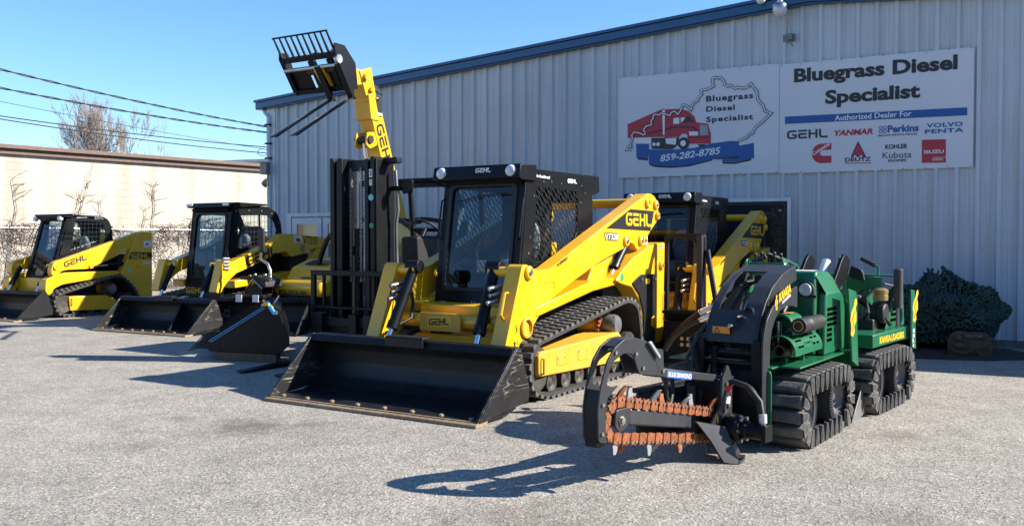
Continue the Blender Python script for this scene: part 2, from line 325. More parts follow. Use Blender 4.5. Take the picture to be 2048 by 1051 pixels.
# roof sheets, rake trim, eave
m = MB(); m.add([(-.44, -.16, rz(-.44) + .12), (9.85, -.16, rz(9.85) + .12), (20.2, -.16, rz(20.2) + .12), (-.44, 24, rz(-.44) + .12), (9.85, 24, rz(9.85) + .12), (20.2, 24, rz(20.2) + .12)], [(0, 1, 4, 3), (1, 2, 5, 4)])
rf = m.build('roof', bluem, bld)
def rake(name, y0, y1, d0, d1, mt, x0=-.45):
    m = MB(); V = []
    for x in (x0, 9.85, 20.2):
        V += [(x, y0, rz(x) + d0), (x, y1, rz(x) + d0), (x, y0, rz(x) + d1), (x, y1, rz(x) + d1)]
    F = []
    for a in (0, 4): F += [(a, a + 1, a + 5, a + 4), (a + 2, a + 6, a + 7, a + 3), (a, a + 4, a + 6, a + 2), (a + 1, a + 3, a + 7, a + 5)]
    F += [(0, 2, 3, 1), (8, 9, 11, 10)]
    return m.add(V, F).build(name, mt, bld, .004)
rake('rake_trim', -.15, -.006, -.03, .085, bluem); rake('rake_cap', -.18, -.01, .09, .135, bluem, -.47); rake('drip_edge', -.12, -.006, -.055, -.033, bluem, -.2)
m = MB(); m.box(-.46, -.26, -.14, 22, 3.87, 4.0); m.build('gutter', bluem, bld, .01)
# downspout with straps and meter box
m = MB(); m.tube([(-.34, -.03, 3.88), (-.3, -.05, 3.82), (-.19, -.07, 3.72), (-.19, -.07, .0)], .038, 8); ds = m.build('downspout', trimw, bld)
m = MB()
for zz in (3.56, 3.2, 2.92): m.box(-.25, -.13, -.118, -.03, zz, zz + .03)
m.build('strap', M['frame'], ds)
m = MB(); m.box(-.29, -.13, -.2, -.09, 2.62, 2.85); m.tube([(-.17, -.15, 2.64), (-.14, -.15, 2.6), (-.14, -.13, 2.4)], .012); m.build('meter_box', M['grey'], bld, .008)
# double door
fr = M['white']
m = MB(); m.ring([(.26, -.3), (1.98, -.3), (1.98, 1.87), (.26, 1.87)], [(.37, -.3), (1.87, -.3), (1.87, 1.8), (.37, 1.8)], 'v', -.07, -.034); m.build('door_frame', trimw, bld, .005)
dark = mat('dark_window', (.02, .026, .03), .04, spec=.9)  # opaque pane: the unlit room behind is put into its colour
for a, b_ in ((.385, 1.105), (1.135, 1.855)):
    m = MB(); m.ring([(a, -.12), (b_, -.12), (b_, 1.78), (a, 1.78)], [(a + .12, .85), (b_ - .12, .85), (b_ - .12, 1.66), (a + .12, 1.66)], 'v', -.062, -.034)
    d = m.build('door', trimw, bld, .006)
    m = MB(); m.box(a + .12, b_ - .12, -.045, -.036, .85, 1.66); m.build('pane', dark, d)
    m = MB(); hx = b_ - .06 if a < 1 else a + .06; m.tube([(hx, -.062, .72), (hx, -.1, .74), (hx, -.1, .94), (hx, -.062, .96)], .01); m.build('handle', M['steel'], d)
# window at the right
m = MB(); m.ring([(8.55, .75), (9.62, .75), (9.62, 1.965), (8.55, 1.965)], [(8.6, .8), (9.57, .8), (9.57, 1.915), (8.6, 1.915)], 'v', -.06, -.034); wn = m.build('window', trimw, bld, .005)
m = MB(); m.box(8.6, 9.57, -.046, -.035, .8, 1.915); m.build('pane', dark, wn)
m = MB(); m.ring([(8.6, .8), (9.57, .8), (9.57, 1.915), (8.6, 1.915)], [(8.65, .85), (9.52, .85), (9.52, 1.865), (8.65, 1.865)], 'v', -.054, -.047); m.box(8.65, 9.52, -.055, -.047, 1.12, 1.17); m.build('frame', M['frame'], wn)
BW = bld.matrix_world
# flood lamp and camera on the gable
def on_wall(name, label, cat, x, z):
    v = Matrix.Rotation(R(-28.88), 4, 'Z') @ Vector((x, 0, z)); return thing(name, (v.x - 4.4834, v.y + 17.3388, z), -28.88, label, cat)
t = on_wall('flood_lamp', 'round white flood lamp on a bent conduit above the wide company sign', 'lamp', 9.55, 4.2)
m = MB(); m.lathe([(.0, -.13), (.03, -.128), (.07, -.1), (.095, -.05), (.1, -.01), (.1, 0)], (-.06, -.25, .37), 'z'); m.build('lens', M['lens'], t)
m = MB(); m.lathe([(.105, -.01), (.108, .02), (.095, .05), (.06, .075), (.04, .08), (.03, .14), (0, .14)], (-.06, -.25, .37), 'z')
for k in range(14):
    a = k * math.pi / 7; m.tube([(-.06 + .1 * math.cos(a), -.25 + .1 * math.sin(a), .39), (-.06 + .05 * math.cos(a), -.25 + .05 * math.sin(a), .455)], .007, 5)
m.build('housing', M['steel'], t)
m = MB(); m.tube([(-.03, -.2, .36), (.02, -.13, .26), (.04, -.08, .1), (.04, -.06, .0)], .013); m.build('conduit', M['steel'], t)
m = MB(); m.box(-.06, .11, -.045, -.034, -.06, .04); m.box(.015, .075, -.1, -.045, -.04, .045); m.tube([(.04, -.08, -.04), (.06, -.09, -.1), (.09, -.09, -.14)], .008); m.build('mounting_plate', M['grey'], t)
t = on_wall('security_camera', 'small white ball camera under the roof edge at the gable', 'camera', 9.22, 4.73)
m = MB(); m.ball((0, -.22, 0), .065, 10); m.build('body', M['white'], t)
m = MB(); m.ball((-.028, -.278, .005), .014, 6); m.ball((.005, -.284, .0), .014, 6); m.build('lens', M['frame'], t)
m = MB(); m.cyl((0, -.22, .05), (0, -.16, .1), .02, 10); m.build('bracket', M['white'], t)
# galvanised flue leaning out of the side wall
v = Matrix.Rotation(R(-28.88), 4, 'Z') @ Vector((-.25, .4, 0))
t = thing('vent_pipe', (v.x - 4.4834, v.y + 17.3388, 2.6), -28.88, 'galvanised vent pipe sticking out of the building corner below the wires', 'pipe')
m = MB(); m.tube([(.02, 0, .13), (-.42, 0, -.07)], .062, 14, False); m.lathe([(.066, -.01), (.07, .01), (.066, .03)], (0, 0, 0), 'u'); m.build('pipe', M['alu'], t)
m = MB(); m.tube([(-.38, 0, -.052), (-.46, 0, -.09), (-.52, 0, -.13)], [.068, .075, .07], 14); m.build('cap', M['worn'], t)

# ---- sign ----------------------------------------------------------------
def sign(name, x0, x1, z0, z1, label):
    v = Matrix.Rotation(R(-28.88), 4, 'Z') @ Vector((x0, -.034, 0)); t = thing(name, (v.x - 4.4834, v.y + 17.3388, z0), -28.88, label, 'sign')
    m = MB(); m.box(0, x1 - x0, -.012, 0, 0, z1 - z0); m.build('board', mat(name + '_board', (.60, .62, .65), .5, vary=.04, vscale=1.5), t, .002)
    m = MB()
    for k in range(10):
        for zz in (.012, z1 - z0 - .012): m.ball((.03 + k * (x1 - x0 - .06) / 9, -.014, zz + random.uniform(-.01, .01)), .009, 5)
    m.build('screws', M['zinc'], t); return t
s1 = sign('company_sign', 7.018, 9.445, 2.318, 3.853, 'white wall sign with a red truck, a state outline and a phone number'); s2 = sign('dealer_sign', 9.45, 11.888, 2.302, 3.832, 'white wall sign listing engine makers under a blue band')
ink = mat('dark_ink', (.03, .032, .04), .5); sred = mat('sign_red', (.42, .03, .045), .5); sblue = mat('sign_blue', (.012, .09, .3), .5); swhite = mat('sign_white', (.72, .73, .74), .5); sink2 = mat('navy_ink', (.01, .015, .05), .5)
X1 = (1, 0, 0); Z1 = (0, 0, 1)
def sp(t, ox, oz, pts, mt, name, lay): return decal([(a - ox, c - oz) for a, c in pts], t, mt, (0, -.012 - .0018 * lay, 0), X1, Z1, name)
a_ = lambda pts, mt, name, lay: sp(s1, 7.018, 2.318, pts, mt, name, lay)
KY = [(7.239,2.75),(7.155,2.745),(7.183,2.796),(7.23,2.794),(7.22,2.838),(7.257,2.923),(7.238,2.959),(7.275,3.009),(7.358,2.995),(7.432,2.957),(7.46,2.972),(7.432,3.034),(7.468,3.084),(7.559,3.104),(7.55,3.165),(7.586,3.197),(7.586,3.24),(7.613,3.256),(7.685,3.242),(7.703,3.267),(7.766,3.254),(7.846,3.223),(7.864,3.264),(7.917,3.286),(7.97,3.232),(8.014,3.288),(8.023,3.338),(8.058,3.37),(8.11,3.349),(8.171,3.286),(8.206,3.384),(8.275,3.413),(8.291,3.47),(8.334,3.5),(8.317,3.56),(8.36,3.573),(8.402,3.562),(8.504,3.603),(8.487,3.713),(8.529,3.734),(8.563,3.714),(8.605,3.727),(8.647,3.682),(8.673,3.614),(8.715,3.586),(8.756,3.599),(8.823,3.545),(8.872,3.565),(8.905,3.546),(8.979,3.54),(9.052,3.599),(9.077,3.549),(9.134,3.487),(9.143,3.373),(9.224,3.278),(9.249,3.195),(9.337,3.157),(9.234,3.059),(9.122,2.977),(9.074,2.89),(9.025,2.876),(9.001,2.837),(8.869,2.79)]
for pts, mt, nm, ly in (
    ([(7.169,3.137),(7.739,3.336),(7.757,3.323),(8.005,3.314),(8.128,3.272),(8.14,3.2),(7.9,3.2),(7.75,2.913),(7.169,2.927)], sred, 'trailer', 1), ([(7.238,2.924),(7.551,2.907),(7.551,2.821),(7.267,2.853)], swhite, 'skirt', 1),
    ([(7.551,2.907),(7.954,2.894),(7.99,2.883),(7.973,2.782),(7.884,2.719),(7.561,2.743)], ink, 'chassis', 2), ([(7.757,3.32),(8.005,3.312),(8.128,3.272),(8.215,3.19),(8.25,3.096),(8.422,3.068),(8.466,2.924),(8.467,2.774),(8.13,2.791),(8.112,2.927),(8.042,2.948),(7.972,2.884),(7.954,2.902),(7.759,2.904)], sred, 'cab', 3),
    ([(7.777,2.886),(7.946,2.886),(7.937,2.784),(7.786,2.809)], swhite, 'tank', 3), ([(7.724,3.317),(7.766,3.314),(7.762,2.938),(7.737,2.94)], swhite, 'stack', 4), ([(7.9,3.177),(7.988,3.188),(7.992,3.095),(7.897,3.096)], swhite, 'window', 4),
    ([(8.009,3.187),(8.146,3.195),(8.224,3.106),(8.015,3.102)], ink, 'windscreen', 4), ([(8.012,3.18),(8.08,3.185),(8.06,3.14),(8.03,3.11),(8.016,3.108)], swhite, 'glare', 5), ([(8.302,3.059),(8.419,3.047),(8.432,2.901),(8.307,2.903)], mat('sign_grey', (.3, .31, .33), .5), 'grille', 4),
    ([(8.138,2.968),(8.277,2.96),(8.277,2.905),(8.147,2.908)], swhite, 'headlamp', 4), ([(8.121,2.893),(8.466,2.875),(8.466,2.86),(8.121,2.876)], ink, 'bumper_line', 4), ([(8.27,2.775),(8.39,2.77),(8.37,2.735),(8.31,2.73)], ink, 'far_wheel', 2),
    ([(7.76,3.02),(7.88,3.06),(8.2,3.045),(8.29,2.98),(8.28,2.96),(8.18,3.02),(7.9,3.035),(7.77,3.0)], ink, 'stripe', 4), ([(7.48,2.985),(7.72,3.03),(7.72,3.015),(7.5,2.97)], ink, 'stripe', 2), ([(7.55,2.99),(7.72,3.008),(7.72,2.998),(7.56,2.98)], ink, 'stripe', 2),
    ([(7.307,2.833),(7.515,2.819),(7.515,2.745),(7.498,2.599),(7.314,2.621)], sblue, 'ribbon_tail', 1), ([(7.33,2.62),(7.498,2.599),(7.505,2.57),(7.34,2.588)], sink2, 'ribbon_shade', 1),
    ([(8.86,2.722),(9.094,2.755),(9.1,2.538),(8.83,2.492),(8.638,2.504),(8.637,2.537),(8.829,2.55),(8.86,2.572)], sblue, 'ribbon_tail', 1), ([(8.64,2.5),(8.83,2.489),(9.06,2.53),(9.06,2.505),(8.83,2.464),(8.645,2.475)], sink2, 'ribbon_shade', 1),
    ([(7.506,2.737),(7.902,2.714),(8.235,2.727),(8.458,2.775),(8.761,2.8),(8.878,2.786),(8.887,2.572),(8.763,2.569),(8.494,2.548),(8.15,2.478),(7.868,2.467),(7.616,2.491),(7.516,2.529)], sblue, 'ribbon', 2),
    ([(7.516,2.529),(7.616,2.491),(7.868,2.467),(8.15,2.478),(8.494,2.548),(8.494,2.53),(8.15,2.456),(7.868,2.444),(7.616,2.466),(7.53,2.5)], sink2, 'ribbon_shade', 3), ([(8.494,2.548),(8.763,2.569),(8.887,2.572),(8.87,2.55),(8.7,2.545),(8.6,2.54)], sink2, 'ribbon_shade', 4)):
    a_(pts, mt, nm, ly)
for (cx, cz, r) in ((8.06, 2.8, .088), (7.606, 2.81, .055), (7.67, 2.806, .06)):
    a_(circ(cx, cz, r, 18), ink, 'truck_wheel', 6); a_(circ(cx - .008, cz, r * .5, 14), swhite, 'wheel_hub', 7)
for wd, mt, ly in ((.036, sink2, 7), (.016, swhite, 8)):
    V, F = strip([(p[0] - 7.018, p[1] - 2.318) for p in KY], wd); v, f = place(V, F, (0, -.012 - .0018 * ly, 0), X1, Z1, .0012); MB().add(v, f).build('state_outline', mt, s1, ang=20)
def tx(t, ox, oz, s, x, z, w_, h, mt, bold=.03, shear=0, xd=X1, lay=1, space=1): return text(s, t, mt, (x - ox, -.012 - .0018 * lay, z - oz), xd, Z1 if xd == X1 else (-xd[2], 0, xd[0]), w_, h, bold, shear, space)
t1 = lambda *a, **k: tx(s1, 7.018, 2.318, *a, **k); t2 = lambda *a, **k: tx(s2, 9.45, 2.302, *a, **k)
t1('Bluegrass', 8.395, 3.362, .685, .112, sink2, space=1.15); t1('Diesel', 8.396, 3.24, .42, .08, sink2, space=1.15); t1('Specialist', 8.397, 3.065, .685, .105, sink2, space=1.15)
t1('859-282-8785', 7.70, 2.54, .925, .103, swhite, bold=.02, shear=.25, xd=(.9966, 0, .083), lay=5)
bk = mat('sign_black', (.025, .022, .02), .5)
t2('Bluegrass Diesel', 9.647, 3.505, 2.05, .25, bk, bold=.04); t2('Specialist', 10.066, 3.178, 1.195, .245, bk, bold=.04)
sp(s2, 9.45, 2.302, [(9.528, 2.995), (11.815, 2.966), (11.815, 3.068), (9.527, 3.098)], sblue, 'band', 1); t2('Authorized Dealer For', 10.195, 2.998, .964, .074, swhite, bold=.012, lay=3)
mark(_gm, s2, ink, (9.557 - 9.45, -.0138, 2.778 - 2.302), X1, Z1, .55, .122)
t2('YANMAR', 10.188, 2.79, .5, .078, sred, bold=.04, shear=.2); t2('Perkins', 10.868, 2.795, .38, .098, sblue, bold=.035); t2('MASTER SERVICE DEALER', 10.756, 2.752, .478, .026, ink, bold=.01)
for dx, dz in ((0, 0), (.05, 0), (0, .05), (.05, .05)):
    V, F = strip(circ(10.782 + dx - 9.45, 2.818 + dz - 2.302, .02, 14) + [(10.802 + dx - 9.45, 2.818 + dz - 2.302)], .008); v, f = place(V, F, (0, -.0138, 0), X1, Z1); MB().add(v, f).build('emblem', sblue, s2)
t2('VOLVO', 11.34, 2.833, .425, .058, sblue, bold=.03, space=1.1); t2('PENTA', 11.323, 2.757, .452, .055, sblue, bold=.03, space=1.1)
c_ = [(10.156, 2.427)] + [(10.025 + .128 * math.cos(R(a)), 2.562 + .135 * math.sin(R(a))) for a in range(268, 88, -12)] + [(10.154, 2.697), (10.154, 2.606)] + [(10.06 + .058 * math.cos(R(a)), 2.565 + .04 * math.sin(R(a))) for a in range(90, 271, 20)] + [(10.155, 2.525)]
sp(s2, 9.45, 2.302, c_, sred, 'emblem', 1); t2('Cummins', 9.918, 2.535, .26, .05, swhite, bold=.03, xd=(.853, 0, .522), lay=3)
sp(s2, 9.45, 2.302, [(10.41, 2.492), (10.499, 2.691), (10.598, 2.488), (10.557, 2.488), (10.535, 2.53), (10.5, 2.492), (10.462, 2.53), (10.44, 2.49)], sred, 'emblem', 1)
for pp in ([(10.41, 2.492), (10.499, 2.691), (10.598, 2.488)], [(10.462, 2.53), (10.5, 2.492), (10.535, 2.53)]):
    V, F = strip([(p[0] - 9.45, p[1] - 2.302) for p in pp], .012); v, f = place(V, F, (0, -.0155, 0), X1, Z1, .001); MB().add(v, f).build('emblem_line', ink, s2)
t2('DEUTZ', 10.333, 2.43, .332, .055, ink, bold=.03); sp(s2, 9.45, 2.302, [(10.33, 2.406), (10.666, 2.4), (10.666, 2.411), (10.33, 2.417)], sred, 'underline', 1)
t2('KOHLER', 10.841, 2.58, .274, .06, ink, bold=.035); t2('Kubota', 10.809, 2.458, .355, .08, ink, bold=.0); t2('ENGINES', 10.879, 2.408, .222, .034, ink, bold=.02)
sp(s2, 9.45, 2.302, [(11.29, 2.379), (11.575, 2.373), (11.571, 2.675), (11.287, 2.681)], sred, 'emblem', 1); t2('ISUZU', 11.316, 2.497, .234, .045, swhite, bold=.03, lay=3); t2('DIESEL', 11.413, 2.402, .133, .026, swhite, bold=.015, lay=3)
sp(s2, 9.45, 2.302, [(11.42, 2.44), (11.572, 2.437), (11.572, 2.442), (11.42, 2.445)], swhite, 'line', 3)

# ---- cream block building, fence, vines -----------------------------------
cm = bpy.data.materials.new('painted_block'); cm.use_nodes = True; t_ = cm.node_tree; N = t_.nodes; L_ = t_.links.new; pb = N['Principled BSDF']; pb.inputs['Roughness'].default_value = .85
tc = N.new('ShaderNodeTexCoord'); sx = N.new('ShaderNodeSeparateXYZ'); cx = N.new('ShaderNodeCombineXYZ'); L_(tc.outputs['Object'], sx.inputs[0]); L_(sx.outputs[0], cx.inputs[0]); L_(sx.outputs[2], cx.inputs[1])
br = N.new('ShaderNodeTexBrick'); L_(cx.outputs[0], br.inputs[0]); br.inputs['Scale'].default_value = 1; br.inputs['Brick Width'].default_value = .4; br.inputs['Row Height'].default_value = .2; br.inputs['Mortar Size'].default_value = .006; br.inputs['Mortar Smooth'].default_value = .4
br.inputs['Color1'].default_value = (.53, .47, .385, 1); br.inputs['Color2'].default_value = (.49, .43, .35, 1); br.inputs['Mortar'].default_value = (.33, .27, .21, 1)
nz = N.new('ShaderNodeTexNoise'); nz.inputs['Scale'].default_value = 1.1; nz.inputs['Detail'].default_value = 9; nz.inputs['Roughness'].default_value = .72; L_(cx.outputs[0], nz.inputs[0])
mr = N.new('ShaderNodeValToRGB'); mr.color_ramp.elements[0].position = .56; mr.color_ramp.elements[0].color = (0, 0, 0, 1); mr.color_ramp.elements[1].position = .66; mr.color_ramp.elements[1].color = (.55, .55, .55, 1); L_(nz.outputs[0], mr.inputs[0])
mx = N.new('ShaderNodeMix'); mx.data_type = 'RGBA'; L_(mr.outputs[0], mx.inputs[0]); L_(br.outputs[0], mx.inputs[6]); mx.inputs[7].default_value = (.42, .36, .31, 1)
vs = N.new('ShaderNodeVectorMath'); vs.operation = 'MULTIPLY'; vs.inputs[1].default_value = (1.6, .12, 1); L_(cx.outputs[0], vs.inputs[0]); n5 = N.new('ShaderNodeTexNoise'); n5.inputs['Scale'].default_value = 1.5; n5.inputs['Detail'].default_value = 7; L_(vs.outputs[0], n5.inputs[0])
mr2 = N.new('ShaderNodeValToRGB'); mr2.color_ramp.elements[0].position = .35; mr2.color_ramp.elements[0].color = (.8, .77, .74, 1); mr2.color_ramp.elements[1].position = .55; L_(n5.outputs[0], mr2.inputs[0])
m3 = N.new('ShaderNodeMix'); m3.data_type = 'RGBA'; m3.blend_type = 'MULTIPLY'; m3.inputs[0].default_value = 1; L_(mx.outputs[2], m3.inputs[6]); L_(mr2.outputs[0], m3.inputs[7]); L_(m3.outputs[2], pb.inputs['Base Color'])
bp = N.new('ShaderNodeBump'); bp.inputs['Strength'].default_value = .4; bp.inputs['Distance'].default_value = .01; L_(br.outputs['Fac'], bp.inputs['Height']); bp.invert = True; L_(bp.outputs[0], pb.inputs['Normal'])
cw = thing('block_building', (-8.07, 30, 0), 50.9, 'long cream painted block building with a brown roof edge behind the fence', 'building')
m = MB(); m.box(-26, 9, 0, 9, -.6, 3.62); m.build('wall', cm, cw)
cop = mat('brown_coping', (.14, .085, .06), .6, vary=.2); m = MB(); m.box(-26.2, 9.2, -.1, 9.1, 3.6, 3.74); m.box(-26.3, 9.3, -.2, 9.2, 3.743, 3.85); m.build('roof_edge', cop, cw, .01)
m = MB(); m.box(-26, 9, .3, 8.7, 3.85, 3.9); m.build('roof', M['grey'], cw)
sh = thing('grey_shed', (-13.0, 52, -.5), -6, 'pale grey low roof just showing over the cream wall beside the building corner', 'building')
m = MB(); m.box(-6, 8, 0, 8, 0, 6.3); m.build('wall', trimw, sh); m = MB(); m.pr([(-6.5, 6.2), (9, 6.6), (9, 6.75), (-6.5, 6.35)], 'v', -.3, 8.3); m.build('roof', M['alu'], sh)

twig = mat('dry_twig', (.085, .065, .055), .85, vary=.4, vscale=12); climb = mat('pale_twig', (.26, .19, .14), .85, vary=.3); bark = mat('bare_bark', (.24, .2, .17), .85, vary=.3)
fe = thing('chain_link_fence', (-12.23, 21.5, -.05), 50.9, 'chain link fence with a steel top rail in front of the cream wall', 'fence')
m = MB(); m.cyl((-6, 0, 1.72), (13, 0, 1.66), .03, 8); m.build('top_rail', M['alu'], fe)
for k in range(7):
    m = MB(); m.cyl((-5.6 + 2.9 * k, .04, -.2), (-5.6 + 2.9 * k, .04, 1.74), .032, 8); m.ball((-5.6 + 2.9 * k, .04, 1.75), .04, 5); m.build('post', M['frame'] if k > 3 else M['alu'], fe)
m = MB()
for k in range(-60, 240):
    for d in (1, -1):
        x0 = -6 + .09 * k; x1 = x0 + d * 1.7; pts = []
        if min(x0, x1) < -6 or max(x0, x1) > 13: continue
        m.tube([(x0, -.02 * d * .3, 0), (x1, -.02 * d * .3, 1.68)], .0035, 3, False)
o = m.build('wire_mesh', M['alu'], fe)
def twigs(n, x0, x1, ztop, y0, y1, seed, r=.007):
    rg = random.Random(seed); m = MB()
    for _ in range(n):
        x = rg.uniform(x0, x1); zt = ztop(x); z = rg.uniform(0, zt) if rg.random() < .7 else rg.uniform(zt * .75, zt); a = rg.uniform(0, 6.28); P = [Vector((x, rg.uniform(y0, y1), z))]
        L = rg.uniform(.07, .2)
        for _k in range(rg.randint(3, 7)):
            a += rg.gauss(0, .7); q = P[-1] + Vector((math.cos(a) * L, rg.gauss(0, .02), math.sin(a) * L * .9)); q.z = max(.0, min(q.z, zt + rg.uniform(-.05, .08))); q.y = max(y0 - .1, min(y1 + .1, q.y)); P.append(q)
        m.tube(P, [r * (1 - .12 * i) for i in range(len(P))], 3, False)
    return m
for (n, x0, x1, f, sd, lab) in ((1900, -5, 2.6, lambda x: 1.65 + .12 * math.sin(x * 2.1), 3, 'dense leafless vine on the fence behind the loader with straight arms'), (2400, 2.6, 12.5, lambda x: 1.78 + .16 * math.sin(x * 1.3 + .5) + .06 * math.sin(x * 5), 4, 'dense leafless vine heaped over the fence top between two loader cabs')):
    t = thing('fence_vine', (-12.23, 21.5, -.05), 50.9, lab, 'vine', 'leafless vines on the fence'); twigs(n, x0, x1, f, -.12, .22, sd, .0095).build('stems', twig, t)
for (tx_, ztop, sd, lab) in ((-8.2, 2.9, 1, 'thin bare climber on the cream wall at the far edge'), (-6.7, 2.6, 2, 'bare climber with short side twigs on the cream wall above the loader cab'), (-6.2, 3.1, 3, 'tallest bare climber reaching up the cream wall under the big tree'), (-5.7, 2.4, 4, 'slim leaning climber on the cream wall beside the tallest one'), (-4.78, 2.2, 5, 'short thick bare climber on the middle of the cream wall'), (-4.35, 2.9, 6, 'forked bare climber on the cream wall beside the curved arm loader')):
    rg = random.Random(sd); m = MB(); P = [Vector((0, -.05, -.1))]; a = 1.5
    while P[-1].z < ztop:
        a += rg.gauss(0, .13); a += (1.53 - a) * .25; P.append(P[-1] + Vector((math.cos(a) * .14, 0, math.sin(a) * .14)))
    m.tube(P, [.024 * (1 - .8 * i / len(P)) for i in range(len(P))], 5, False)
    for _ in range(16):
        q = P[rg.randint(len(P) // 3, len(P) - 1)]; b = rg.choice((1.0, 2.1)) + rg.gauss(0, .3); B = [q]
        for _k in range(rg.randint(2, 5)): b += rg.gauss(0, .4); B.append(B[-1] + Vector((math.cos(b) * .11, 0, abs(math.sin(b)) * .11)))
        m.tube(B, [.009 - .001 * i for i in range(len(B))], 3, False)
    c5 = math.cos(R(50.9)); s5 = math.sin(R(50.9)); o = thing('wall_climber', (-8.07 + c5 * tx_, 30 + s5 * tx_, 0), 50.9, lab, 'vine', 'bare climbers on the cream wall'); m.build('stems', climb, o)
def bare_tree(loc, H, W_, seed, label, dep=6):
    rg = random.Random(seed); t = thing('bare_tree', loc, 0, label, 'tree'); tr = MB(); br_ = MB()
    def grow(p, d, L, r, lev):
        P = [p]; n = 5
        for i in range(n):
            d = (d + Vector((rg.gauss(0, .13 if lev else .02), rg.gauss(0, .13 if lev else .02), rg.gauss(.03, .08)))).normalized(); P.append(P[-1] + d * L / n)
        (tr if lev == 0 else br_).tube(P, [r * (1 - .45 * i / n) for i in range(n + 1)], 7 if lev < 2 else 3, False)
        if lev >= dep: return
        for k in range(rg.randint(3, 4) if lev else 7):
            i = rg.randint(2, n) if lev else rg.randint(1, n); ax = Vector((rg.gauss(0, 1), rg.gauss(0, 1), rg.gauss(.35, .5))).normalized()
            nd = (d * .85 + ax * (.5 if lev else .7)).normalized(); grow(P[i], nd, L * rg.uniform(.55, .78), max(.016, r * (1 - .45 * i / n) * .62), lev + 1)
    grow(Vector((0, 0, 0)), Vector((0, 0, 1)), H * .5, W_, 0)
    tr.build('trunk', bark, t); br_.build('crown', bark, t); return t
bare_tree((-21.9, 48, -.5), 9.8, .26, 9, 'large bare winter tree rising above the cream wall', 6).scale = (.55, .55, 1)
bare_tree((-23.6, 60, -.5), 7.6, .2, 8, 'small distant bare tree top over the brown roof edge', 4).scale = (.5, .5, 1)

# ---- overhead cables -------------------------------------------------------
def wp(px, py, Z): return Vector(((px - 1024) / 1800 * Z, Z, 1.38 + (478 - py) / 1800 * Z))
cab = mat('cable', (.03, .03, .032), .6)
for (y0, y1, sag, tw, lab) in ((139, 255, .16, 1, 'uppermost thick twisted cable running to the building corner'), (176, 266, .16, 1, 'second thick twisted cable just below the top one'), (203, 300, .1, 0, 'thinnest cable crossing in front of the bare tree'), (232, 295, .14, 0, 'third heavy cable from the top meeting the corner bracket'), (238, 307, .16, 0, 'lowest cable ending in a coil at the building corner')):
    A = Vector((-4.69, 17.42, 1.38 + (478 - y1) / 1800 * 17.4)); B = wp(0, y0, 13.2); D = B - A; P = []; n = 90 if tw else 30
    for i in range(n + 1):
        s = 1.9 * i / n; q = A + D * s; q.z -= sag * 4 * (s * .52) * (1 - s * .52) - sag * .98 * s; P.append(q)
    m = MB()
    if tw:
        for ph in (0, math.pi): m.tube([q + Vector((.008 * math.cos(i * .9 + ph), 0, .011 * math.sin(i * .9 + ph))) for i, q in enumerate(P)], .009, 5)
    else: m.tube(P, .0045 if y0 == 203 else .009, 5)
    if y0 == 238: m.tube([A + Vector((-.12 + .1 * math.cos(k * .7), 0, .02 + .07 * math.sin(k * .7))) for k in range(16)], .006, 4)
    tag(m.build('overhead_cable', cab), lab, 'cable', 'cables strung to the building corner')

# ---- shrub and carved welcome stone ----------------------------------------
def wl(x, y, z=0):
    v = Matrix.Rotation(R(-28.88), 4, 'Z') @ Vector((x, y, z)); return (v.x - 4.4834, v.y + 17.3388, z)
m = MB(); n = 28; V = [(0, 0, .05)]; F = []
for rr, zz in ((.55, .06), (.92, .03), (1.0, -.04)):
    V += [(1.35 * rr * math.cos(6.283 * k / n) * (1 + .05 * math.sin(k * 2.7)), .85 * rr * math.sin(6.283 * k / n), zz + random.uniform(-.008, .012)) for k in range(n)]
F = [(0, 1 + k, 1 + (k + 1) % n) for k in range(n)] + [(1 + r * n + k, 1 + r * n + (k + 1) % n, 1 + (r + 1) * n + (k + 1) % n, 1 + (r + 1) * n + k) for r in range(2) for k in range(n)]
o = m.add(V, F).build('soil', mat('mulch', (.03, .022, .017), .95, vary=.5, vscale=40, bump=.6)); o.location = wl(11.3, -.86, 0); o.rotation_euler = (0, 0, R(-28.88)); tag(o, kind='structure')
sb = thing('spruce_shrub', wl(11.5, -.72), -28.88, 'rounded dwarf blue spruce shrub against the metal wall', 'shrub')
rg = random.Random(5); m = MB(); core = MB()
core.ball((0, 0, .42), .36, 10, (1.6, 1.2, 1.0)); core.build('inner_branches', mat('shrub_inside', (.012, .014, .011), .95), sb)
lump = [(rg.uniform(0, 6.28), rg.uniform(-.2, 1.5), rg.uniform(.05, .13)) for _ in range(34)]
for _ in range(8500):
    a = rg.uniform(0, 6.283); e = math.asin(rg.uniform(-.62, 1)); d = Vector((math.cos(a) * math.cos(e), math.sin(a) * math.cos(e), math.sin(e)))
    q = 1 + .08 * math.sin(a * 5 + e * 3) + .06 * math.sin(e * 9 - a * 2); q += sum(h * math.exp(-((((a - la + 3.14) % 6.283) - 3.14) ** 2 * math.cos(e) ** 2 + (e - le) ** 2) * 14) for la, le, h in lump)
    q *= rg.choice((1, 1, .97, .9, .82)); c = Vector((d.x * .70 * q, d.y * .54 * q, .42 + d.z * (.36 if d.z > 0 else .44) * q))
    if c.z < .04: continue
    dr = (d + Vector((rg.gauss(0, .5), rg.gauss(0, .5), rg.gauss(.25, .4)))).normalized(); L = rg.uniform(.04, .062); r = rg.uniform(.015, .022)
    m.tube([c - dr * L * .4, c + dr * L * .1, c + dr * L * .6], [r * .7, r, r * .25], 5)
    for _k in range(4):
        s_ = dr.orthogonal(); s_.rotate(Matrix.Rotation(rg.uniform(0, 6.28), 3, dr)); b0 = c + dr * L * rg.uniform(-.2, .4); tip = b0 + (s_ * .8 + dr * .7).normalized() * rg.uniform(.012, .02); sd = s_.cross(dr) * .003
        m.add([b0 - sd, b0 + sd, tip], [(0, 1, 2)])
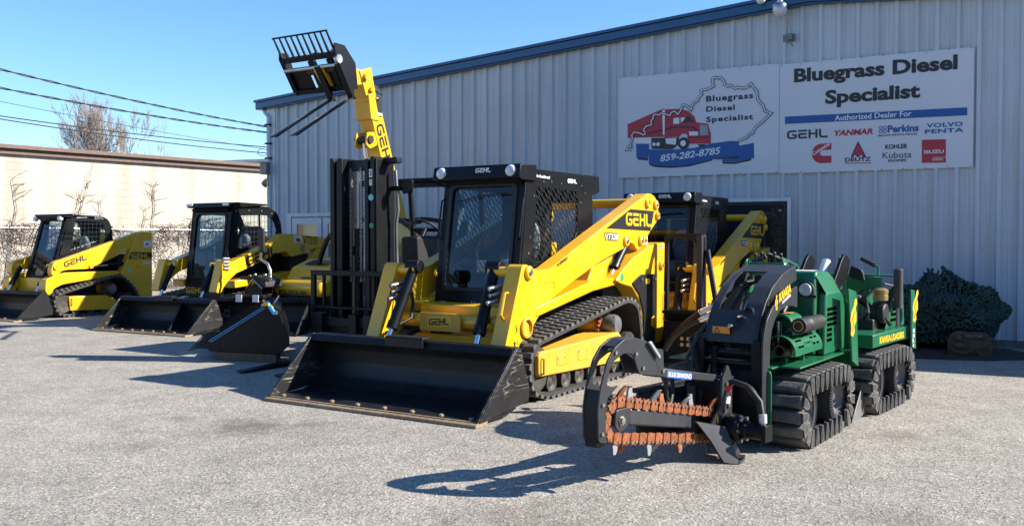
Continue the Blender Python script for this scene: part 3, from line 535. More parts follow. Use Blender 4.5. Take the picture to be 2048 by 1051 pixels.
m.build('foliage', mat('blue_spruce', (.026, .06, .055), .85, vary=.5, vscale=9), sb)
ws = thing('welcome_stone', wl(11.93, -1.42), -26, 'brown carved welcome stone standing in front of the spruce shrub', 'ornament')
stn = mat('carved_stone', (.075, .055, .036), .85, vary=.4, vscale=14, bump=.5, bscale=30)
m = MB(); m.pr(rnd([(-.20, -.03), (.12, -.03), (.15, .03), (.20, .0), (.235, .12), (.2, .28), (.1, .315), (.0, .30), (-.15, .32), (-.23, .25), (-.24, .1)], .05), 'v', 0, .13); m.build('block', stn, ws, .035, seg=3)
m = MB(); m.ball((-.13, -.0, .24), .045, 7); m.ball((-.1, -.02, .15), .05, 7, (1.2, .6, .8)); m.tube([(-.2, -.01, .1), (-.05, -.02, .06), (.05, -.01, .12), (.16, -.01, .16)], .022, 6); m.tube([(.05, -.01, .12), (.12, -.02, .05)], .018, 6); m.build('carving', stn, ws)
m = MB(); m.box(-.07, .14, -.015, 0, .24, .305); pl = m.build('plaque', mat('plaque', (.05, .035, .022), .8), ws, .004); text('WELCOME', pl, mat('plaque_letters', (.22, .17, .1), .8), (-.058, -.015, .255), X1, Z1, .185, .035, .02)
# ============================================================ MACHINES: shared builders
def scratched(name, base, pale, amt=.8):
    m = mat(name, base, .45, spec=.35, vary=.3, dust=.2, dcol=(.05, .048, .045)); t = m.node_tree; N = t.nodes; b = N['Principled BSDF']; L = t.links.new
    src = b.inputs['Base Color'].links[0].from_socket; tc = N.new('ShaderNodeTexCoord'); cur = src
    for sc, rot, wd in ((1.6, .6, .004), (2.3, 2.2, .003), (2.0, 1.3, .004), (4.2, .2, .005)):
        mp = N.new('ShaderNodeMapping'); mp.inputs['Rotation'].default_value = (rot, 0, 0); mp.inputs['Scale'].default_value = (1, .35, 2.6); L(tc.outputs['Object'], mp.inputs[0])
        n = N.new('ShaderNodeTexNoise'); n.inputs['Scale'].default_value = sc; n.inputs['Detail'].default_value = 2.5; L(mp.outputs[0], n.inputs['Vector'])
        s = N.new('ShaderNodeMath'); s.operation = 'SUBTRACT'; s.inputs[1].default_value = .5; L(n.outputs[0], s.inputs[0]); a = N.new('ShaderNodeMath'); a.operation = 'ABSOLUTE'; L(s.outputs[0], a.inputs[0])
        r = N.new('ShaderNodeMapRange'); r.inputs[1].default_value = 0; r.inputs[2].default_value = wd; r.inputs[3].default_value = amt; r.inputs[4].default_value = 0; L(a.outputs[0], r.inputs[0])
        n2 = N.new('ShaderNodeTexNoise'); n2.inputs['Scale'].default_value = 5; L(tc.outputs['Object'], n2.inputs['Vector']); r2 = N.new('ShaderNodeMapRange'); r2.inputs[1].default_value = .45; r2.inputs[2].default_value = .6; L(n2.outputs[0], r2.inputs[0])
        k = N.new('ShaderNodeMath'); k.operation = 'MULTIPLY'; L(r.outputs[0], k.inputs[0]); L(r2.outputs[0], k.inputs[1])
        x = N.new('ShaderNodeMix'); x.data_type = 'RGBA'; L(k.outputs[0], x.inputs[0]); L(cur, x.inputs[6]); x.inputs[7].default_value = (*pale, 1); cur = x.outputs[2]
    L(cur, b.inputs['Base Color']); return m
M['scuffed'] = scratched('scuffed_black', (.014, .014, .016), (.42, .38, .3))
M['inside'] = scratched('scraped_bucket_floor', (.007, .008, .010), (.07, .07, .075), .5)
SIDE = [(0, .03), (.1, .035), (.735, .085), (.745, .2), (.61, .525), (.545, .535)]
def bucket(par, u0, u1, k=1.0, side='scuffed', step=True, bolts=8, edge='worn', name='bucket'):
    """loader bucket; cutting edge along v=0, floor near z=0"""
    s = lambda L: [(a * k, b * k) for a, b in L]
    inn = [(0, .035), (.40, .045), (.53, .075), (.63, .15), (.67, .27), (.655, .4), (.585, .5)]
    out = [(.61, .52), (.69, .41), (.705, .27), (.66, .125), (.55, .05), (.41, .016), (0, .012)]
    m = MB(); m.pr(rnd(s(inn + out), .02 * k, 2), 'u', u0 + .006, u1 - .006); b = m.build(name, M['inside'], par, ang=50)
    for a, c in ((u0 - .012, u0 + .012), (u1 - .012, u1 + .012)):
        m = MB(); m.pr(s(SIDE), 'u', a, c); p = m.build('side_plate', M[side], b, .004)
        m = MB(); e = .02; q = (a - .012, a - .001) if a < 0 else (c + .001, c + .012); m.pr(s([(.01, .03), (.12, .036), (.60, .5), (.59, .53), (.545, .532)]), 'u', *q); m.build('wear_strip', M[side], b, .004)
    m = MB(); m.pr(s([(.50, .47), (.53, .53), (.62, .535), (.645, .49), (.6, .455)]), 'u', u0 + .013, u1 - .013); m.build('top_rail', M['bucket'], b, .008)
    if step:
        uc = (u0 + u1) / 2 + .02; m = MB(); m.pr([(uc - .2, .475), (uc + .2, .475), (uc + .2, .55), (uc - .2, .55)], 'v', .478 * k, .49 * k); m.box(uc - .2, uc + .2, .478 * k, .6 * k, .55 * k, .565 * k)
        m.bolts([(uc - .19 + .04 * i, .57) for i in range(0)], 'v', .47); m.build('step_plate', M['satin'], b, .004)
    m = MB(); m.pr(s([(-.03, .0), (.13, .0), (.13, .036), (.02, .036), (-.03, .024)]), 'u', u0 - .016, u1 + .016); ce = m.build('cutting_edge', M[edge], b, .003)
    m = MB()
    for i in range(bolts): m.lathe([(.022, 0), (.02, .014), (.012, .02), (0, .021)], (u0 + .1 + (u1 - u0 - .2) * i / (bolts - 1), .085 * k, .034 * k), 'z', 8)
    m.build('edge_bolts', M['worn'], b); return b
def offset(path, d):
    n = len(path); out = []
    for i in range(n):
        a = Vector(path[i]) - Vector(path[i - 1]); b = Vector(path[(i + 1) % n]) - Vector(path[i]); t = (a.normalized() + b.normalized()).normalized(); out.append((path[i][0] + t.y * d, path[i][1] - t.x * d))
    return out
def resample(path, n):
    P = [Vector(p) for p in path] + [Vector(path[0])]; L = [0]
    for i in range(1, len(P)): L.append(L[-1] + (P[i] - P[i - 1]).length)
    out = []; j = 0
    for k in range(n):
        s = L[-1] * k / n
        while L[j + 1] < s: j += 1
        t = (s - L[j]) / max(1e-9, L[j + 1] - L[j]); out.append(tuple(P[j].lerp(P[j + 1], t)))
    return out, L[-1]
def ccw(p):
    return p if sum(p[i - 1][0] * p[i][1] - p[i][0] * p[i - 1][1] for i in range(len(p))) > 0 else p[::-1]
def track(par, poly, u0, u1, r=.13, pitch=.098, lug=.026, th=.032):
    path = ccw(rnd(poly, r, 5)); _, L = resample(path, 10); n = int(L / pitch); base, _ = resample(path, n * 3); bo = offset(base, -lug); bi = offset(base, -lug - th)
    m = MB(); m.ring(bo, bi, 'u', u0, u1); tr = m.build('rubber_track', M['rubber'], par, ang=50)
    m = MB(); W_ = (u1 - u0)
    for k in range(n):
        for j in range(4):
            i = (k * 3 + (1 if j % 2 else 0)) % (3 * n); p = Vector(bo[i]); t = (Vector(bo[(i + 1) % (3 * n)]) - Vector(bo[i - 1])).normalized(); nn = Vector((t.y, -t.x))
            a = u0 + W_ * (j * .25 + .004) - (.004 if j == 0 else 0); c = u0 + W_ * (j * .25 + .246) + (.004 if j == 3 else 0); hw = pitch * .33; V = []
            for uu in (a, c):
                for s1_, h in ((-hw, -.004), (hw, -.004), (hw * .62, lug), (-hw * .62, lug)):
                    q = p + t * s1_ + nn * h; V.append((uu, q.x, q.y))
            m.add(V, [(0, 1, 2, 3), (7, 6, 5, 4), (0, 4, 5, 1), (1, 5, 6, 2), (2, 6, 7, 3), (3, 7, 4, 0)])
    m.build('tread_lugs', M['tread'], tr); return tr
def roller(par, u0, u1, v, z, r, name='roller'):
    uc = (u0 + u1) / 2; m = MB(); m.lathe([(.0, u0), (r * .45, u0), (r * .5, u0 + .02), (r * .8, u0 + .03), (r * .86, u0), (r, u0), (r, u0 + .06), (r * .55, u0 + .075), (r * .55, u1 - .075), (r, u1 - .06), (r, u1), (r * .86, u1), (r * .5, u1 - .02), (0, u1 - .01)], (0, v, z), 'u', 22); return m.build(name, M['cast'], par)
def clipseg(poly, p, d):
    ts = []
    for i in range(len(poly)):
        a = Vector(poly[i - 1]); e = Vector(poly[i]) - a; den = d.x * e.y - d.y * e.x
        if abs(den) < 1e-9: continue
        w_ = a - p; t = (w_.x * e.y - w_.y * e.x) / den; s = (w_.x * d.y - w_.y * d.x) / den
        if 0 <= s < 1: ts.append(t)
    ts.sort(); return [(p + d * ts[i], p + d * ts[i + 1]) for i in range(0, len(ts) - 1, 2)]
def guard(par, poly, u, mt, sp=.072, ang=58, r=.0042, sq=False):
    r = .0032 if sq else r
    m = MB(); x0 = min(p[0] for p in poly); x1 = max(p[0] for p in poly); z0 = min(p[1] for p in poly); z1 = max(p[1] for p in poly); c = Vector(((x0 + x1) / 2, (z0 + z1) / 2)); D = (x1 - x0 + z1 - z0)
    for ai, a in enumerate((R(ang - 90), R(90 - ang + 90) if not sq else R(ang))):
        d = Vector((math.cos(a), math.sin(a))) if not sq else (Vector((1, .02)) if ai else Vector((.02, 1))); d.normalize(); nn = Vector((-d.y, d.x)); K = int(D / sp)
        for k in range(-K, K + 1):
            for A, B in clipseg(poly, c + nn * (k * sp), d): m.tube([(u + ai * .004, A.x, A.y), (u + ai * .004, B.x, B.y)], [r, r], 4)
    return m.build('mesh_guard', mt, par)
def cylinder(par, p0, p1, r=.045, rod=.45, name='tilt_cylinder', mt='black'):
    p0 = Vector(p0); p1 = Vector(p1); q = p0.lerp(p1, 1 - rod); m = MB(); m.cyl(p0, q, r, 16); m.cyl(q - (q - p0).normalized() * .06, q + (q - p0).normalized() * .012, r * 1.13, 16); o = m.build(name, M[mt], par, .004)
    m = MB(); m.cyl(q, p1, r * .5, 12); m.build('rod', M['chrome'], o); return o
def pin(m, v, z, u, r=.06, out=.03):
    m.lathe([(r, u - .02), (r, u + out * .6), (r * .8, u + out), (r * .55, u + out), (r * .55, u + out * .7), (0, u + out * .7)], (0, v, z), 'u', 18)
def cabin(t, O, I, hw, fz0, fz1, gz0, gz1, fv0, fv1, gw=.345, gr=.06, meshq=False, door=True, mt='black', seatv=2.2, floor=.75):
    """cab: O, I side outline and side opening (v, z); front plane leans from (fv0, fz0) to (fv1, fz1)"""
    c = None; m = MB(); n = 4; O2 = rnd(O, .05, n); I2 = rnd(I, .04, n)
    for s in (-1, 1): m.ring(O2, I2, 'u', s * hw, s * (hw - .03))
    top = max(p[1] for p in O); v0 = min(p[0] for p in O); v1 = max(p[0] for p in O)
    rp = [p for p in O if p[1] > top - .25]; rp = [p for p in rp if p[0] > fv1 - .1]
    roof = rnd(rp + [(p[0] - .04, p[1] - .05) for p in rp[::-1]], .02, 2); m.pr(roof, 'u', -hw + .031, hw - .031)
    b = O[-1]; e = O[-2]; m.pr([(e[0] - .03, e[1]), (e[0], e[1]), (b[0], b[1]), (b[0] - .03, b[1])], 'u', -hw + .031, -hw + .12); m.pr([(e[0] - .03, e[1]), (e[0], e[1]), (b[0], b[1]), (b[0] - .03, b[1])], 'u', hw - .12, hw - .031)
    m.box(-hw + .031, hw - .031, fv0 + .06, v1 - .1, floor - .03, floor)
    c = m.build('cab', M[mt], t, .006)
    lean = lambda q: [(a, v + (z - fz0) / (fz1 - fz0) * (fv1 - fv0), z) for a, v, z in q]
    m = MB(); m.ring(rnd([(-hw, fz0), (hw, fz0), (hw, fz1), (-hw, fz1)], .02, 4), rnd([(-gw, gz0), (gw, gz0), (gw, gz1), (-gw, gz1)], gr, 4), 'v', fv0 - .03, fv0); m.V = lean(m.V); d = m.build('door', M[mt], c, .006)
    m = MB(); m.ring(rnd([(-gw - .035, gz0 - .035), (gw + .035, gz0 - .035), (gw + .035, gz1 + .03), (-gw - .035, gz1 + .03)], gr, 4), rnd([(-gw, gz0), (gw, gz0), (gw, gz1), (-gw, gz1)], gr, 4), 'v', fv0 - .046, fv0 - .028); m.V = lean(m.V); m.build('door_seal', M['frame'], c, .005)
    m = MB(); m.pr(rnd([(-gw, gz0), (gw, gz0), (gw, gz1), (-gw, gz1)], gr, 4), 'v', fv0 - .018, fv0 - .012); m.V = lean(m.V); m.build('windscreen', M['glass'], c)
    for s in (-1, 1):
        m = MB(); m.pr(I2, 'u', s * (hw - .02), s * (hw - .015)); m.build('side_window', M['clear'], c)
        guard(c, I2, s * (hw - .006), M['frame'], sq=meshq, sp=.085 if meshq else .055)
    m = MB(); wz = gz0 + (gz1 - gz0) * .93; vv = lambda z, k=.055: fv0 - k + (z - fz0) / (fz1 - fz0) * (fv1 - fv0)
    m.tube([(gw * .8, vv(wz), wz), (0, vv(wz), wz - .02), (-gw * .75, vv(wz - .06), wz - .07)], .007, 6); m.build('wiper', M['grip'], c)
    for s in (-1, 1):
        m = MB(); z0 = gz0 + (gz1 - gz0) * .45; z1 = gz0 + (gz1 - gz0) * .92; x = s * (hw - .05); m.tube([(x, vv(z0, .0), z0), (x + s * .05, vv(z0, .06), z0 + .05), (x + s * .05, vv(z1, .06), z1 - .05), (x, vv(z1, .0), z1)], .009, 6); m.build('grab_handle', M['black'], c)
    # operator's place
    m = MB(); m.ball((.06, seatv - .22, floor + .3), .16, 8, (1.1, .8, .9)); m.ball((-.12, seatv - .16, floor + .24), .13, 8, (1, .9, 1)); m.ball((.05, seatv + .12, floor + .62), .12, 8, (1.3, .6, 2.0)); m.build('plastic_seat_cover', mat('plastic_wrap', (.32, .34, .36), .3, vary=.4, vscale=9, bump=.6, bscale=14), c)
    m = MB(); m.pr(rnd([(seatv - .2, floor + .22), (seatv + .25, floor + .2), (seatv + .27, floor + .32), (seatv - .2, floor + .34)], .05), 'u', -.22, .22); m.pr(rnd([(seatv + .16, floor + .34), (seatv + .3, floor + .32), (seatv + .4, floor + .98), (seatv + .3, floor + 1.0)], .05), 'u', -.2, .2); m.box(-.15, .15, seatv - .1, seatv + .25, floor, floor + .2); m.build('seat', M['seat'], c, .02)
    for s in (-1, 1):
        m = MB(); m.box(s * .27, s * .36, seatv - .3, seatv + .2, floor + .3, floor + .42); m.tube([(s * .3, seatv - .25, floor + .4), (s * .3, seatv - .27, floor + .55)], .014, 8); m.ball((s * .3, seatv - .275, floor + .6), .035, 7, (1, 1, 1.4)); m.build('control_lever', M['seat'], c, .01)
    m = MB(); m.box(-hw + .05, hw - .05, v1 - .16, v1 - .12, floor, floor + .38); m.tube([(0, v1 - .1, floor + .38), (0, v1 - .12, top - .1)], .018, 6); m.build('rear_panel', M['frame'], c)
    return c
def undercarriage(t, path, uo, ui, frame, rollers, sprocket, idlers, paint='yellow'):
    for s in (-1, 1):
        a, b = sorted((s * ui, s * uo)); track(t, path, a, b)
        a2, b2 = sorted((s * (ui + .05), s * (uo - .035))); m = MB(); m.pr(frame, 'u', a2, b2); f = m.build('track_frame', M[paint], t, .012)
        if s > 0:
            (x0, z0), (x1, z1) = frame[0], frame[1]
            m = MB(); v0 = min(p[0] for p in frame)
            m.tube([(b2 + .001, v0 + .05, .36), (b2 + .025, v0 + .05, .36), (b2 + .025, v0 + .05, .23), (b2 + .001, v0 + .05, .23)], .011, 6)
            for q in (.32, .72):
                P = [(v0 + q, .36), (v0 + q, .27), (v0 + q + .2, .27)]; m.tube([(b2 + .001, a_, c_) for a_, c_ in rnd_open(P, .03)], .004, 4)
            m.bolts([(v0 + .34, .33), (v0 + .47, .33), (v0 + .74, .35), (v0 + .9, .35)], 'u', b2, .008, .006); m.build('cover_seams', M['dusty'], f)
        for v in rollers: roller(t, *sorted((s * (ui + .06), s * (uo - .05))), v, .13, .088)
        for (v, z, r) in idlers: roller(t, *sorted((s * (ui + .06), s * (uo - .06))), v, z, r, 'idler')
        v, z, r = sprocket; m = MB(); P = []
        for k in range(22): a = 2 * math.pi * k / 22; P += [(v + (r + .025) * math.cos(a - .05), z + (r + .025) * math.sin(a - .05)), (v + (r + .025) * math.cos(a + .05), z + (r + .025) * math.sin(a + .05)), (v + (r - .015) * math.cos(a + .1), z + (r - .015) * math.sin(a + .1)), (v + (r - .015) * math.cos(a + .19), z + (r - .015) * math.sin(a + .19))]
        c0 = s * (uo - .22); m.pr(P, 'u', c0 - .02, c0 + .02); sp_ = m.build('sprocket', M['rust'], t)
        m = MB(); m.lathe([(0, 0), (r * .66, 0), (r * .7, .1 * s), (r * .55, .14 * s), (r * .2, .145 * s), (0, .145 * s)], (c0 + .02 * s, v, z), 'u', 24); m.bolts([(v + r * .6 * math.cos(k * .7), z + r * .6 * math.sin(k * .7)) for k in range(9)], 'u', c0 + .125 * s, .012, .02 * s); m.build('hub', M['grey'], sp_)
        m = MB(); m.cyl((c0 - .05 * s, v, z), (s * .3, v - .1, z), r * .85, 20); m.build('drive_motor', M['dusty'], t)

# ============================================================ LARGE TRACK LOADER (front)
OX, OY = -1.118, 7.078
big = thing('track_loader', (OX, OY, 0), -31.8, 'largest yellow track loader in front with a wide black bucket lowered', 'track loader', 'yellow compact track loaders')
def hero(t):
    bucket(t, -1.147, 1.007)
    arm = [(.803, .482), (1.07, 1.14), (1.10, 1.165), (1.16, 1.165), (1.23, 1.128), (1.36, 1.108), (1.554, 1.118), (2.445, 1.438), (3.612, 1.84), (3.72, 1.88), (3.83, 1.88), (3.94, 1.845), (4.01, 1.77), (4.035, 1.68), (4.02, 1.60), (3.807, 1.468), (3.551, 1.283), (3.49, 1.262), (3.432, 1.273), (3.37, 1.325), (3.29, 1.345), (3.20, 1.325), (3.128, 1.287), (2.567, 1.161), (2.04, 1.001), (1.577, .845), (1.36, .713), (1.214, .59), (1.086, .471), (1.016, .43), (.9, .43)]
    arms = []
    for s in (-1, 1):
        m = MB(); m.pr(rnd(arm, .03, 2), 'u', *sorted((s * .60, s * .75))); A = m.build('lift_arm', M['yellow'], t, .014); arms.append(A)
        for v, z, r in ((3.701, 1.769, .055), (3.929, 1.759, .055), (3.977, 1.639, .045), (3.15, 1.359, .06), (3.528, 1.365, .06), (1.171, 1.093, .062)):
            m = MB(); pin(m, v, z, *((.75, r) if s > 0 else (-.60, r, .02))); m.build('pivot_boss', M['yellow'], A, .003)
        if s > 0: m = MB(); m.lathe([(.090, .74), (.090, .772), (.072, .778), (.068, .7515), (0, .7515)], (0, 1.132, .626), 'u', 24); m.build('pivot_boss', M['dusty'], A, .003)  # duller yellow stands in for the shade missing inside the bore
        if s > 0:
            m = MB()
            for v, z, r in ((3.929, 1.759, .03), (3.977, 1.639, .02), (3.15, 1.359, .032), (3.528, 1.365, .032), (1.171, 1.093, .034)): m.lathe([(r, .76), (r, .775), (r * .7, .783), (0, .783)], (0, v, z), 'u', 14)
            m.build('pivot_pin', M['steel'], A)
            m = MB(); m.tube([(.68, .96, .93), (.68, .91, .93), (.68, .85, .75), (.68, .89, .71)], .012, 6); m.build('hose_guard', M['yellow'], A)
            m = MB(); m.tube([(.752, a_, c_) for a_, c_ in rnd_open([(1.45, 1.0), (1.63, 1.0), (1.63, .94)], .04)], .004, 4); m.build('seam', M['dusty'], A)
        m = MB(); m.cyl((s * .40, 1.11, 1.10), (s * .62, 1.12, 1.10), .045, 16); m.build('cross_pin', M['yellow'], A)
        cy = cylinder(t, (s * .44, 1.13, 1.13), (s * .475, .78, .47), .05, .18)
        m = MB(); m.cyl((s * .44 - .07, 1.13, 1.13), (s * .44 + .07, 1.13, 1.13), .06, 16); m.build('eye', M['black'], cy, .005)
        m = MB(); m.tube([(s * .42 - .05, 1.1, .98), (s * .42 - .06, 1.16, .8), (s * .42 - .02, 1.08, .66), (s * .45 - .05, .95, .6)], .016, 8); m.build('hose', M['grip'], cy)
        m = MB(); m.cyl((s * .45 - .05, .93, .59), (s * .455 - .05, .88, .54), .02, 8); m.build('coupler', M['chrome'], cy)
    A = arms[1]; uo = .7525
    decal([(2.694, 1.488), (3.27, 1.695), (3.90, 1.69), (3.80, 1.47)], A, M['decal_black'], (uo - .0015, 0, 0), *RU, name='maker_panel')
    mark(_gm, A, M['gold'], (uo + .001, 3.15, 1.522), (0, 1, -.01), Z1, .665, .135)
    [text('VT320', A, M['decal_black'], (uo - .0012 + .0004 * k, 2.66 + dv, 1.377 + dz), (0, 1, -.02), Z1, .30, .062, .03, .2) for k, (dv, dz) in enumerate(((.009, .009), (-.009, .009), (.009, -.009), (-.009, -.009)))]; text('VT320', A, M['white'], (uo + .0015, 2.66, 1.377), (0, 1, -.02), Z1, .30, .062, .02, .2)
    text('2-SPEED', A, M['decal_black'], (uo, 1.682, 1.13), (0, .95, .31), (0, -.31, .95), .21, .03, .02)
    decal([(1.0, .50), (1.07, .50), (1.07, .53), (1.0, .53)], A, M['dusty'], (uo, 0, 0), *RU)
    for z in (.60, .655): decal([(.965, z), (1.0, z), (1.0, z + .004), (.965, z + .004)], A, M['decal_black'], (uo, 0, 0), *RU)
    V, F = strip([(.965, .65), (.985, .61), (.995, .645)], .005); v, f = place(V, F, (uo, 0, 0), *RU, .001); MB().add(v, f).build('pictogram', M['decal_black'], A)
    decal([(.94, .455), (.965, .45), (.96, .5), (.975, .53), (.955, .515), (.935, .53), (.945, .5)], A, M['decal_black'], (uo, 0, 0), *RU, name='pictogram')
    m = MB(); m.cyl((-.6, 3.83, 1.78), (.6, 3.83, 1.78), .052, 18); m.build('rear_cross_tube', M['yellow'], t)
    # quick-attach hydraulic couplers beside the arms
    for s in (-1, 1):
        m = MB()
        for k, (dz, L_c) in enumerate(((.0, .12), (.06, .1), (.12, .13))): m.tube([(s * .53 + .02, 1.02 + k * .02, .86 + dz), (s * .53 - .02, 1.02 - L_c + k * .02, .84 + dz)], [.022, .02], 10); m.lathe([(.026, 0), (.026, .03), (0, .03)], (s * .53 - .02, 1.02 - L_c + k * .02, .84 + dz), 'v', 10)
        m.build('hydraulic_coupler', M['steel'], t)
    # towers, plates, body
    tail = [(2.835, .96), (2.964, 1.045), (3.288, 1.196), (3.753, 1.319), (4.128, 1.347), (4.09, .30), (4.05, .235), (3.856, .222), (3.525, .321), (3.463, .702), (3.236, .876), (2.965, .922)]
    for s in (-1, 1):
        m = MB(); m.pr(rnd(tail, .025, 2), 'u', *sorted((s * .60, s * .79))); T = m.build('rear_tower', M['yellow'], t, .012)
        if s > 0:
            m = MB(); m.pr(rnd([(3.213, .923), (3.438, 1.004), (3.855, .998), (3.84, .559), (3.707, .52), (3.70, .44), (3.831, .39), (3.802, .211), (3.531, .274), (3.499, .606), (3.40, .79)], .03, 3), 'u', .791, .806); P = m.build('side_plate', M['satin'], T, .004)
            m = MB(); m.bolts([(3.44, .955), (3.80, .945), (3.62, .25), (3.79, .25)], 'u', .806, .02, .014); m.build('bolt', M['zinc'], P)
            m = MB(); m.box(.806, .809, 3.55, 3.66, .90, .955); m.build('slot', M['yellow'], P, .001)
            m = MB(); pin(m, 3.998, 1.086, .79, .05); m.build('pivot_boss', M['yellow'], T)
            m = MB(); m.lathe([(.028, .8), (.028, .818), (0, .822)], (0, 3.998, 1.086), 'u', 12); m.build('pivot_pin', M['steel'], T)
            decal(circ(2.985, .99, .042, 14), T, M['sage'], (.7905, 0, 0), *RU)
            decal([(3.985, 1.27), (4.06, 1.27), (4.06, 1.315), (3.985, 1.315)], T, M['white'], (.7905, 0, 0), *RU)
            for k in range(4): decal([(3.99, 1.272 + .011 * k), (4.055, 1.272 + .011 * k), (4.055, 1.277 + .011 * k), (3.99, 1.277 + .011 * k)], T, M['red'], (.7925, 0, 0), *RU)
            decal([(3.99, 1.293), (4.018, 1.293), (4.018, 1.314), (3.99, 1.314)], T, M['blue'], (.7945, 0, 0), *RU)
            m = MB(); m.tube([(.794, 4.03, .75), (.794, 4.05, .75), (.794, 4.04, .32), (.794, 4.01, .32)], .003, 4); m.build('seam', M['dusty'], T)
        # sheet over the track
        m = MB(); m.pr([(1.30, .70), (2.40, .875), (2.92, .915), (2.92, .99), (2.30, .965), (1.30, .79)], 'u', *sorted((s * .46, s * .755))); m.build('fender', M['yellow'], t, .012)
        m = MB(); m.pr([(2.45, .9), (3.0, 1.0), (3.1, 1.25), (2.75, 1.28)], 'u', *sorted((s * .5, s * .64))); m.build('tower_brace', M['yellow'], t, .01)
        cylinder(t, (s * .68, 3.3, 1.33), (s * .68, 2.95, 1.02), .05, .2, 'lift_cylinder')
    m = MB(); m.tube([(.66, 3.5, 1.30), (.66, 3.75, 1.45), (.66, 3.86, 1.36)], .03, 10); m.build('red_hose', M['red'], t)
    m = MB(); m.box(.60, .64, 3.86, 3.98, 1.33, 1.58); h = m.build('label_post', M['white'], t)
    m = MB(); m.box(-.46, .46, 1.36, 3.9, .30, .74); m.box(-.6, .6, 2.95, 3.98, .5, 1.18); m.build('body', M['frame'], t, .02)
    m = MB(); m.pr([(1.24, .33), (1.36, .33), (1.36, .8), (1.24, .78)], 'u', -.46, .46); m.cyl((-.60, 1.16, .64), (.6, 1.16, .64), .062, 18); m.box(-.45, .45, 1.16, 1.3, .40, .52); m.build('front_frame', M['yellow'], t, .012)
    m = MB(); m.box(-.335, .12, 1.065, 1.085, .555, .72); pl = m.build('front_plate', M['dusty'], t, .006)
    decal([(-.245, .59), (.02, .605), (.02, .695), (-.245, .68)], pl, M['gold'], (0, 1.0645, 0), *FR); mark(_gm, pl, M['decal_black'], (-.225, 1.061, .604), (1, 0, .06), Z1, .22, .062)
    m = MB(); m.lathe([(.1, -.14), (.16, -.12), (.16, .12), (.1, .14)], (-.22, 1.35, .42), 'u', 20); m.build('front_drive', M['rubber'], t)
    # coil of hoses in front of the frame
    undercarriage(t, [(.945, .32), (1.0, .49), (1.126, .545), (2.95, .81), (3.2, .72), (3.3, .33), (3.25, .04), (3.16, 0), (1.282, 0), (1.05, .06), (.955, .19)], .895, .5,
                  [(1.165, .385), (1.2, .42), (2.75, .455), (2.95, .33), (2.85, .155), (1.2, .205), (1.165, .235)], (1.42, 1.68, 1.94, 2.2, 2.46, 2.72), (2.80, .52, .15), ((1.2, .27, .19), (3.06, .26, .17)), 'dusty')
    # cab
    c = cabin(t, [(1.50, .80), (1.66, 1.92), (1.60, 2.03), (2.72, 2.035), (2.92, 1.97), (2.98, 1.80), (2.99, 1.3), (2.9, .9)], [(1.71, 1.12), (1.80, 1.5), (1.82, 1.865), (2.1, 1.868), (2.645, 1.858), (2.65, 1.66), (2.65, 1.47), (2.5, 1.31)], .455, .70, 1.93, .93, 1.87, 1.47, 1.66)
    m = MB(); m.pr([(1.49, 2.06), (1.46, 1.935), (1.52, 1.915), (1.78, 1.915), (1.78, 2.065)], 'u', -.485, .485); vi = m.build('visor', M['black'], c, .01)
    m = MB(); m.pr([(2.75, 2.045), (3.2, 2.045), (3.22, 1.88), (3.02, 1.83), (2.93, 1.86)], 'u', -.42, .42); m.build('rear_visor', M['black'], c, .01)
    for x in (-.385, .385):
        m = MB(); m.lathe([(0, -.03), (.045, -.022), (.056, -.004), (.06, .02), (.05, .05)], (x, 1.478, 1.995), 'v', 20); m.build('headlight', M['lens'], vi)
    mark(_gm, vi, M['white'], (.01, 1.462, 1.99), (1, 0, 0), (0, .2, 1), .17, .042)
    text('Air-Conditioned', c, M['white'], (.4555, 1.80, 1.955), (0, 1, -.01), Z1, .27, .028, .02, .2); mark(_gm, c, M['white'], (.4555, 2.43, 1.935), (0, 1, .01), Z1, .19, .04)
    m = MB(); m.bolts([(1.76, 1.93), (1.95, 1.92), (2.1, 1.93), (2.3, 1.92), (2.72, 1.92), (1.77, 1.78), (1.7, 1.4), (1.67, 1.25), (2.7, 1.75), (2.72, 1.45), (2.6, 1.32), (2.8, 1.85)], 'u', .455, .009, .006); m.build('bolt', M['zinc'], c)
    text('Ideal', c, M['white'], (-.02, 1.438, .772), X1, Z1, .115, .034, .02); text('access', c, M['white'], (.155, 1.438, .772), X1, Z1, .15, .026, .02)
    V, F = strip(rnd_open([(.11, .77), (.11, .805), (.145, .805), (.145, .77)], .01), .006); v, f = place(V, F, (0, 1.438, 0), *FR, .001); MB().add(v, f).build('logo', M['white'], c)
    decal([(-.385, .745), (-.30, .745), (-.30, .795), (-.385, .795)], c, M['white'], (0, 1.4385, 0), *FR, name='flag')
    for k in range(4): decal([(-.38, .748 + .012 * k), (-.305, .748 + .012 * k), (-.305, .753 + .012 * k), (-.38, .753 + .012 * k)], c, M['red'], (0, 1.4365, 0), *FR, name='flag_stripe')
    decal([(-.383, .772), (-.35, .772), (-.35, .793), (-.383, .793)], c, M['blue'], (0, 1.4345, 0), *FR, name='flag_corner')
hero(big)

